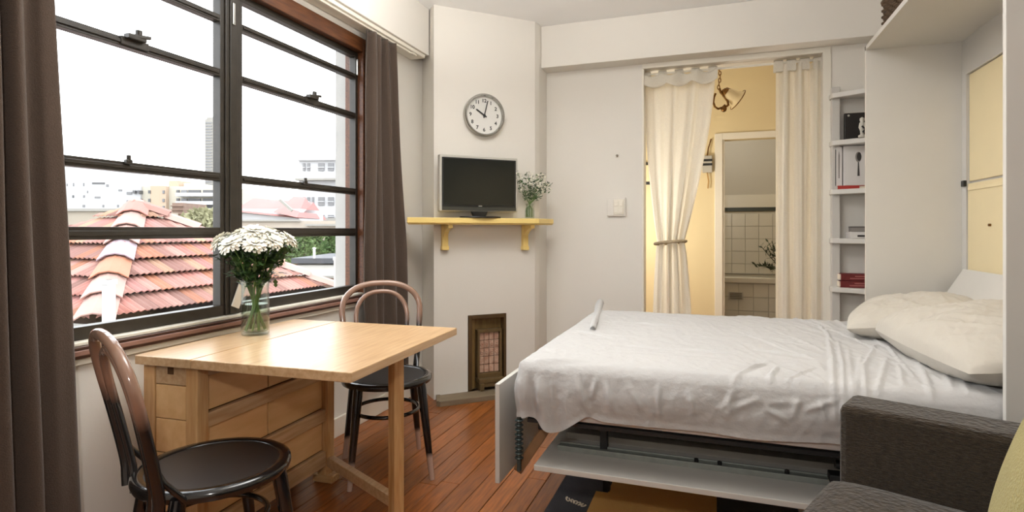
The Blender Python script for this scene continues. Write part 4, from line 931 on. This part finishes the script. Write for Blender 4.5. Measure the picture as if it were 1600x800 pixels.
U, Vv = np.meshgrid(np.linspace(0, 1, NX), np.linspace(0, 1, NY) ** 1.0)
Xs = EX0 + (SX1 - EX0) * U; Ys = EY0 + (EY1 - EY0) * Vv
rc = .05
for cy, sg in ((EY0 + rc, -1), (EY1 - rc, 1)):
    dx, dy = Xs - (EX0 + rc), Ys - cy; m_ = (dx < 0) & (dy * sg > 0); r_ = np.maximum(1e-9, np.hypot(dx, dy)); k_ = np.maximum(abs(dx), abs(dy)) / r_
    Xs = np.where(m_, EX0 + rc + dx * k_, Xs); Ys = np.where(m_, cy + dy * k_, Ys)
E_ = np.minimum(np.minimum(Xs - EX0, Ys - EY0), EY1 - Ys)
Zs = ZTOP - .032 * (1 - np.clip(E_ / .04, 0, 1)) ** 2.2
Zs = Zs + creases(Xs, Ys, [[onto_top(*p) for p in l] for l in top_cr], .0115, .0075)
for j in range(NY):
    for i in range(NX):
        x, y = Xs[j, i], Ys[j, i]; fx = max(0, min(1, (x + .3) / 1.0))
        wx, wy = x + .06 * nz(x * 3, y * 3, 1), y + .06 * nz(x * 3, y * 3, 5)
        h = .006 * nz(x * 2.6, y * 2.6) + .0045 * max(0, ridge(Vector((wx * 2.2, wy * 13, 1.3)), 1) - .5) + (.002 + .006 * fx) * max(0, ridge(Vector((wx * 15 + wy * 5, wy * 3, 4.1)), 1) - .5)
        h += .0022 * nz(wx * 22, wy * 22, 3)
        Zs[j, i] += h * min(1, .35 + E_[j, i] / .08)
sh_ = MB(); sh_.v = [Vector((Xs[j, i], Ys[j, i], Zs[j, i])) for j in range(NY) for i in range(NX)]
sh_.f = [(j*NX+i, j*NX+i+1, (j+1)*NX+i+1, (j+1)*NX+i) for j in range(NY-1) for i in range(NX-1)]
idx = lambda i, j: j * NX + i
per = [idx(i, 0) for i in range(NX - 1, -1, -1)] + [idx(0, j) for j in range(1, NY)] + [idx(i, NY - 1) for i in range(1, NX)]
pts = [sh_.v[i].copy() for i in per]; prev = per; nP = len(per)
s_acc = [0]
for a, b in zip(pts, pts[1:]): s_acc.append(s_acc[-1] + (b - a).length)
cen = Vector((.25, 2.72, 0))
def outn(k):
    a, b = pts[max(0, k-3)], pts[min(nP-1, k+3)]; d = (b - a); d.z = 0; n_ = Vector((d.y, -d.x, 0)).normalized()
    return n_ if n_.dot(pts[k] - cen) > 0 else -n_
NR = [outn(k) for k in range(nP)]
def hem(k):
    p = pts[k]; s = s_acc[k]
    if k < NX - 8:            # near side
        h = .507 + .008 * nz(s * 5, 0) + .03 * max(0, p.x - .1)
        return h - .062 * math.exp(-((p.x + .545) / .075) ** 2) + .012 * math.exp(-((p.x + .42) / .03) ** 2)
    return .50 + .02 * nz(s * 4, 3) - .03 * math.exp(-((p.y - 2.06) / .06) ** 2)
HM = np.array([hem(k) for k in range(nP)])
PX = np.array([p.x for p in pts]); PZ = np.array([p.z for p in pts])
Tt = (np.arange(1, K + 1) / K)[:, None]; SZ = PZ[None] * (1 - Tt) + HM[None] * Tt; SXx = np.repeat(PX[None], K, 0)
isn = np.array([1.0 if k < NX - 8 else 0.0 for k in range(nP)])[None]
SC_ = creases(SXx, SZ, [[onto_side(*p) for p in l] for l in side_cr], .013, .0085) * isn
for r in range(K):
    t = (r + 1) / K; cur = []
    for k in range(nP):
        p = pts[k]; s = s_acc[k]; z = SZ[r, k]; corner = math.exp(-((s - s_acc[NX - 1]) / .22) ** 2)
        fold = .013 * math.sin(s * 60 + 2 * math.sin(s * 11) + .8 * t) * corner * (.4 + t) + .008 * nz(s * 4, z * 6, 2) + .0035 * max(0, ridge(Vector((s * 14 + z * 6, z * 5, 9)), 1.0) - .5) + .0012 * nz(s * 25, z * 25, 7)
        belly = .012 * math.sin(min(1, t * 1.15) * math.pi) - .004 * t
        cur.append(len(sh_.v)); sh_.v.append(Vector((p.x, p.y, z)) + NR[k] * (belly + (fold + SC_[r, k]) * min(1, t * 3)))
    for k in range(nP - 1): sh_.f.append((prev[k], prev[k + 1], cur[k + 1], cur[k]))
    prev = cur
bs = thing('bed_sheet', 'rumpled white cotton sheet draped over the lowered bed', 'sheet', (.25, 2.7, .5))
MBs = sh_.build('cloth', m_sheet, bs, smooth=180)
# folded tuck on the far foot corner
fm = MB()
tA, tB = onto_top(938, 474), onto_top(926, 516)
def tk(u, v):
    c = Vector((lerp(tA[0], tB[0], u), lerp(tA[1], tB[1], u), 0)); w_ = lerp(.055, .03, u) * (v - .5)
    return Vector((c.x + w_, c.y + .012 * math.sin(v * 4), ZTOP + .002 + .026 * (1 - .5 * u) * max(0, math.sin(v * math.pi)) ** .7 + .008 * math.sin(u * 9)))
fm.grid(tk, 24, 13); fm.build('fold', m_sheet, bs, smooth=180)
# pillows
def pillow(label, c, lx, ly, th, rz, rx, seed):
    o = thing('pillow', label, 'pillow', c, rz, 'pillows on the lowered bed'); o.rotation_euler.y = rx
    def half(sg):
        def f(u, v):
            a, b = u * 2 - 1, v * 2 - 1
            pin = 1 - .10 * (a * a) * (b * b) ; pr_ = (max(0, (1 - abs(a) ** 2.6)) * max(0, (1 - abs(b) ** 2.6))) ** .42
            x, y = a * lx / 2 * (1 - .07 * b * b * (1 - a * a * .3)) , b * ly / 2 * (1 - .06 * a * a)
            n_ = .020 * noise.noise(Vector((x * 6, y * 6, seed))) + .016 * max(0, ridge(Vector((x * 9 + y * 5, y * 4, seed + 3)), 1) - .45) + .008 * max(0, ridge(Vector((x * 24 - y * 9, y * 15, seed + 8)), 1) - .4)
            return Vector((x, y, sg * (th / 2 * pr_) + n_ * pr_))
        return f
    m = MB(); m.grid(half(1), 80, 110); m.grid(half(-1), 60, 80)
    m.build('pillowcase', m_pillow, o, world=False, smooth=180); return o
pillow('plump ivory pillow nearest the sofa on the lowered bed', (.915, 2.44, .792), .52, .88, .21, R(4), R(-8), 1)
pillow('flatter ivory pillow on the far side of the lowered bed', (.855, 3.06, .785), .50, .66, .18, R(-16), R(-9), 5)
# wicker basket on the cabinet
bk = thing('wicker_basket', 'dark brown wicker basket on top of the white bed cabinet', 'basket', (.98, 2.78, ZT))
m_wick = mat('dark_wicker', L(88, 66, 44), .7, col2=L(48, 34, 22), scale=60, rnd=.1)
bx0, bx1, by0, by1 = .80, 1.16, 2.28, 3.30
for r in range(9):
    P = []; z = ZT + .012 + r * .0155; n = 140
    for k in range(n):
        t = k / n * 4; e = int(t); f = t - e
        x, y = [(lerp(bx0, bx1, f), by0), (bx1, lerp(by0, by1, f)), (lerp(bx1, bx0, f), by1), (bx0, lerp(by1, by0, f))][e]
        o_ = .005 * (1 if (k + r) % 2 else -1); cx, cy = (bx0 + bx1) / 2, (by0 + by1) / 2
        P.append((x + o_ * (1 if x > cx else -1) * (e in (1, 3)), y + o_ * (1 if y > cy else -1) * (e in (0, 2)), z))
    MB().tube(P, .0095, 6, closed=True).build('woven_strand', m_wick, bk, smooth=60)
MB().box((bx0 + .01, by0 + .01, ZT), (bx1 - .01, by1 - .01, ZT + .012)).build('basket_base', m_wick, bk)
MB().tube([(bx0 - .004, by0 - .004, ZT + .148), (bx1 + .004, by0 - .004, ZT + .148), (bx1 + .004, by1 + .004, ZT + .148), (bx0 - .004, by1 + .004, ZT + .148)], .012, 8, closed=True).build('basket_rim', m_wick, bk, smooth=60)

# ------------------------------------------------------------------ shelf unit between the cabinet and the doorway
su = thing('corner_shelf', 'white corner shelf unit with curved shelves between the doorway and the bed cabinet', 'shelf', (1.0, 4.3, 0))
MB().box((.744, 4.315, 0), (.792, YB - .001, 2.13)).build('post', m_white, su, bevel=.003)
MB().box((.792, YB - .016, 0), (XC1, YB - .001, 2.10)).build('back_panel', m_white, su)
MB().box((.90, YC1 + .002, 0), (XC1, YC1 + .02, 2.10)).build('side_panel', m_white, su)
zsh = [.16, .48, .80, 1.122, 1.446, 1.770, 2.085]
for z in zsh:
    arc = [(.735, 4.300)] + [(.735 + .50 * (1 - math.cos(a)), 4.300 - .30 * math.sin(a)) for a in [R(90) * k / 14 for k in range(2, 15)]]
    arc = [(.735, 4.305), (.742, 4.285), (.78, 4.262), (.84, 4.232), (.90, 4.200), (.96, 4.16), (1.04, 4.08), (1.12, 3.95), (1.18, 3.80), (1.21, 3.552), (XC1, 3.552), (XC1, YB - .016), (.735, YB - .016)]
    MB().prism(arc, z - .033, z).build('shelf_board', m_white, su, bevel=.004)
def on_shelf(px, k, dep): a, b = ray(px); d = dep; return a * d, b * d
# box with a spoon picture, on a thin red book
m_bk = mat('black_book_cover', L(30, 27, 26), .4); m_red = mat('dark_red_cloth', L(112, 36, 36), .6, var=.15, scale=40); m_red2 = mat('bright_red_cover', L(176, 52, 44), .5); m_page = mat('book_pages', L(226, 214, 194), .8)
m_boxw = mat('white_card_box', L(216, 212, 208), .6)
zA = zsh[4]
x0, y0 = on_shelf(1308, 4, 3.80); 
rb = thing('book', 'thin red book lying under the white spoon box on the shelf', 'book', (x0 + .005, y0 + .0, zA + .001), R(2))
MB().box((0, 0, 0), (.17, .13, .004)).box((0, 0, .020), (.17, .13, .024)).box((0, .126, 0), (.17, .13, .024)).build('cover', m_red2, rb, world=False); MB().box((.004, .003, .004), (.166, .126, .020)).build('pages', m_page, rb, world=False)
MB().box((-.002, -.002, 0.0), (.125, -.0002, .024)).build('spine', m_red2, rb, world=False)
sb = thing('cutlery_box', 'white box printed with a dark spoon standing on the shelf beside the cabinet', 'box', (x0 + .038, y0 + .01, zA + .0255), R(2))
HB = .262
MB().box((0, 0, 0), (.22, .10, HB)).build('carton', m_boxw, sb, world=False, bevel=.002)
m_pr = mat('dark_print', L(54, 50, 48), .6); m_prg = mat('grey_print', L(140, 134, 128), .6)
sx = .088
MB().extr([(sx + .018 * math.cos(a), -.0008, HB - .075 + .034 * math.sin(a)) for a in [2*math.pi*k/24 for k in range(24)]], (0, -.0006, 0)).build('spoon_print', m_prg, sb, world=False)
MB().extr([(sx + .004 + .013 * math.cos(a), -.0016, HB - .073 + .028 * math.sin(a)) for a in [2*math.pi*k/24 for k in range(24)]], (0, -.0006, 0)).build('spoon_print', m_pr, sb, world=False)
MB().extr([(sx - .003, -.0008, HB - .108), (sx + .003, -.0008, HB - .108), (sx + .008, -.0008, HB - .2), (sx - .006, -.0008, HB - .2)], (0, -.0006, 0)).build('spoon_print', m_pr, sb, world=False)
s2 = thing('slim_box', 'slim white box with a knife print at the left of the spoon box', 'box', (x0 - .004, y0 + .012, zA + .0255), R(2))
MB().box((0, 0, 0), (.036, .10, HB - .004)).build('carton', m_boxw, s2, world=False, bevel=.002)
MB().extr([(.014, -.0008, .05), (.021, -.0008, .05), (.022, -.0008, .2), (.017, -.0008, .235), (.013, -.0008, .2)], (0, -.0006, 0)).build('knife_print', m_prg, s2, world=False)
MB().box((-.004, -.001, .0), (-.0005, .1, HB - .02)).build('dark_edge', m_bk, s2, world=False)
# black framed picture on the upper shelf with a small pale figurine
x0, y0 = on_shelf(1320, 5, 3.77)
bkp = thing('black_book', 'black covered picture book standing on the second shelf from the top', 'book', (x0, y0, zsh[5] + .001), R(3))
MB().box((0, 0, 0), (.24, .03, .175)).build('cover', m_bk, bkp, world=False, bevel=.002); MB().box((.003, .004, .172), (.238, .026, .1775)).build('pages', m_page, bkp, world=False)
MB().lathe([(.007, 0), (.007, .001), (0, .001)], 12, (.022, -.0005, .158), RX).build('silver_mark', m_silver, bkp, world=False)
x1, y1 = on_shelf(1347, 5, 3.67)
fg = thing('figurine', 'small silver figurine in front of the black book on the upper shelf', 'figurine', (x1, y1, zsh[5] + .001))
MB().lathe([(.022, 0), (.022, .012), (.010, .02), (.012, .045), (.02, .065), (.016, .09), (.010, .10), (.014, .112), (.012, .124), (0, .13)], 16).build('body', m_silver, fg, world=False, smooth=60)
MB().tube([(.0, -.018, .03), (.014, -.02, .05), (-.006, -.022, .07)], .006, 8).build('dark_arm', m_bk, fg, world=False, smooth=60)
# grey boxes on the fourth shelf
x0, y0 = on_shelf(1329, 3, 3.74)
gb = thing('card_box', 'grey and white card box lying on the middle shelf', 'box', (x0, y0, zsh[3] + .001), R(4))
MB().box((0, 0, 0), (.16, .11, .042)).build('carton', m_boxw, gb, world=False, bevel=.002); MB().box((.04, -.001, .010), (.15, .0, .022)).build('printed_band', m_bk, gb, world=False)
g2 = thing('card_box', 'smaller dark topped box stacked on the grey and white card box', 'box', (x0 + .004, y0 + .012, zsh[3] + .044), R(-3))
MB().box((0, 0, 0), (.13, .09, .034)).build('carton', mat('grey_card', L(134, 128, 122), .6), g2, world=False, bevel=.002); MB().box((-.001, -.001, .026), (.131, .091, .0355)).build('lid', mat('dark_grey_card', L(92, 86, 82), .6), g2, world=False)
# red books
x0, y0 = on_shelf(1311, 2, 3.76)
for i, (dz, lab, w_) in enumerate(((0, 'thick dark red book at the bottom of the lying pair on the lower shelf', .23), (.046, 'dark red book lying on top of the other red book', .225))):
    b = thing('red_book', lab, 'book', (x0 + .004 * i, y0 + .004 * i, zsh[2] + .001 + dz), R(2 + i * 2), 'red books lying on the lower shelf')
    MB().box((.008, 0, 0), (w_, .15, .005)).box((.008, 0, .038), (w_, .15, .043)).box((.008, -.003, 0), (w_, .003, .043)).build('cover', m_red, b, world=False, bevel=.001)
    MB().box((.0, .004, .004), (w_ - .004, .146, .0385)).build('pages', m_page, b, world=False)
    for k, zz_ in enumerate((.014, .028)): MB().box((.06 + .03 * k, -.0038, zz_ - .003), (.16, -.0028, zz_ + .003)).build('spine_mark', mat('faded_pink_print', L(170, 104, 98), .6), b, world=False)

# ------------------------------------------------------------------ sofa and cushion
sa = math.atan2(-.402, .915)
sf = thing('sofa', 'dark brown woven fabric sofa with a square arm in front of the bed', 'sofa', (.321, 1.770, 0), sa)
# local x = along the arm from front to back, local -y = along the seat away from the arm
def sbx(name, a, b, bev=.02, sub=0): return MB().box(a, b).build(name, m_sofa, sf, world=False, bevel=bev)
AH = .70
sbx('arm', (0, .0, .06), (.86, .155, AH), .018)
sbx('base', (.03, -1.45, .10), (.86, 0, .29), .02)
sbx('arm', (0, -1.60, .06), (.86, -1.45, AH), .018)
sbx('backrest', (.70, -1.45, .29), (.88, 0, .80), .03)
def cush(name, x0, x1, y0, y1, z0, z1, m, par):
    def h(sg):
        def f(u, v):
            a, b = u*2-1, v*2-1; pr_ = ((1 - abs(a) ** 8) * (1 - abs(b) ** 8)) ** .3
            return Vector((lerp(x0, x1, u), lerp(y0, y1, v), (z0 + z1) / 2 + sg * (z1 - z0) / 2 * (.45 + .55 * pr_) * (pr_ > 0 or .45)))
        return f
    mb = MB(); mb.grid(h(1), 30, 30); mb.grid(h(-1), 30, 30)
    n = 900
    ring = [i for i in range(30)] + [30*j+29 for j in range(1, 30)] + [30*29+i for i in range(28, -1, -1)] + [30*j for j in range(28, 0, -1)]
    for a, b in zip(ring, ring[1:] + ring[:1]): mb.f.append((a, b, n + b, n + a))
    return mb.build(name, m, par, world=False, smooth=60)
cush('seat_cushion', -.03, .70, -.72, -.004, .285, .525, m_sofa, sf); cush('seat_cushion', -.03, .70, -1.445, -.73, .285, .525, m_sofa, sf)
for x in (.06, .78):
    for y in (-1.54, .07): MB().lathe([(.02, 0), (.028, .10), (0, .10)], 14, (x, y, 0)).build('leg', m_black, sf, world=False, smooth=40)
# mustard cushion leaning on the back of the sofa
qc = Vector((.60, 1.345, .70))
cu = thing('cushion', 'mustard linen scatter cushion on the sofa at the lower right corner', 'cushion', qc, sa)
def cpil(sg):
    def f(u, v):
        a, b = u*2-1, v*2-1; pr_ = (max(0, 1 - abs(a) ** 2.4) * max(0, 1 - abs(b) ** 2.4)) ** .45
        x, y = a * .225 * (1 - .08 * b * b * (1 - a * a)) , b * .225 * (1 - .08 * a * a * (1 - b * b)); return Vector((sg * .075 * pr_, x, y))
    return f
mb = MB(); mb.grid(cpil(1), 34, 34); mb.grid(cpil(-1), 34, 34)
mb.xf(Matrix.Rotation(R(16), 4, 'Y') @ Matrix.Rotation(R(14), 4, 'X')); mb.build('cover', m_cush, cu, world=False, smooth=180)
# slim side table with a magazine behind the sofa arm
st_ = thing('side_table', 'slim white side table squeezed between the sofa arm and the cabinet side', 'side table', (.97, 1.83, 0))
MB().box((-.13, -.06, .63), (.17, .095, .65)).build('top', m_white, st_, world=False, bevel=.003)
for x in (-.11, .15):
    for y in (-.045, .08): MB().box((x - .012, y - .012, 0), (x + .012, y + .012, .63)).build('leg', m_white, st_, world=False)
mg = thing('magazine', 'grey patterned magazine with a black striped edge behind the sofa arm', 'magazine', (.93, 1.85, .651), R(-10))
MB().box((-.10, -.06, 0), (.16, .07, .012)).build('pages', m_page, mg, world=False); MB().box((-.101, -.061, .012), (.161, .071, .014)).build('cover', mat('mottled_grey_print', L(178, 178, 180), .4, col2=L(110, 112, 118), scale=30), mg, world=False)
MB().add([(.02, .07, .0146), (.06, .07, .0146), (.16, -.02, .0146), (.16, -.05, .0146)], [(0, 1, 2, 3)]).build('stripe', m_black, mg, world=False, solid=.0006)
MB().add([(-.005, .07, .0148), (.015, .07, .0148), (.16, -.058, .0148), (.145, -.06, .0148)], [(0, 1, 2, 3)]).build('stripe', m_trim, mg, world=False, solid=.0006)

# ------------------------------------------------------------------ rug and folded throw under the bed edge
rg = thing('rug', 'navy rug with a mustard block lying on the floorboards beside the bed', 'rug', (-.2, 2.2, 0))
def soft(x0, x1, y0, y1, z, amp):
    def f(u, v): x, y = lerp(x0, x1, u), lerp(y0, y1, v); return Vector((x, y, z + amp * noise.noise(Vector((x * 5, y * 5, 1)))))
    return f
MB().grid(soft(-.66, .33, 1.85, 2.80, .009, .002), 30, 30).build('pile', m_navy, rg, solid=.012)
MB().grid(soft(-.44, .012, 1.87, 2.655, .016, .001), 20, 30).build('mustard_block', m_yell, rg, solid=.003)
tw = thing('folded_throw', 'folded mustard throw lying on the near end of the mustard rug block', 'blanket', (-.3, 2.1, .019))
MB().grid(soft(-.485, -.02, 1.9, 2.485, .030, .003), 20, 24).build('upper_layer', m_yell, tw, solid=.010); MB().grid(soft(-.48, -.025, 1.9, 2.48, .0225, .001), 20, 24).build('lower_layer', m_yell, tw, solid=.006)
# stitched squiggle on the navy border
sq = []
for k in range(60):
    t = k / 59; p = at(lerp(884, 914, t), lerp(785, 797, t), lerp(2.475, 2.405, t)); sq.append((p.x + .006 * math.cos(t * 46), p.y + .016 * math.sin(t * 40) * (1 - .4 * t), .0175))
MB().tube(sq, .0028, 5).build('stitched_script', m_page, rg)
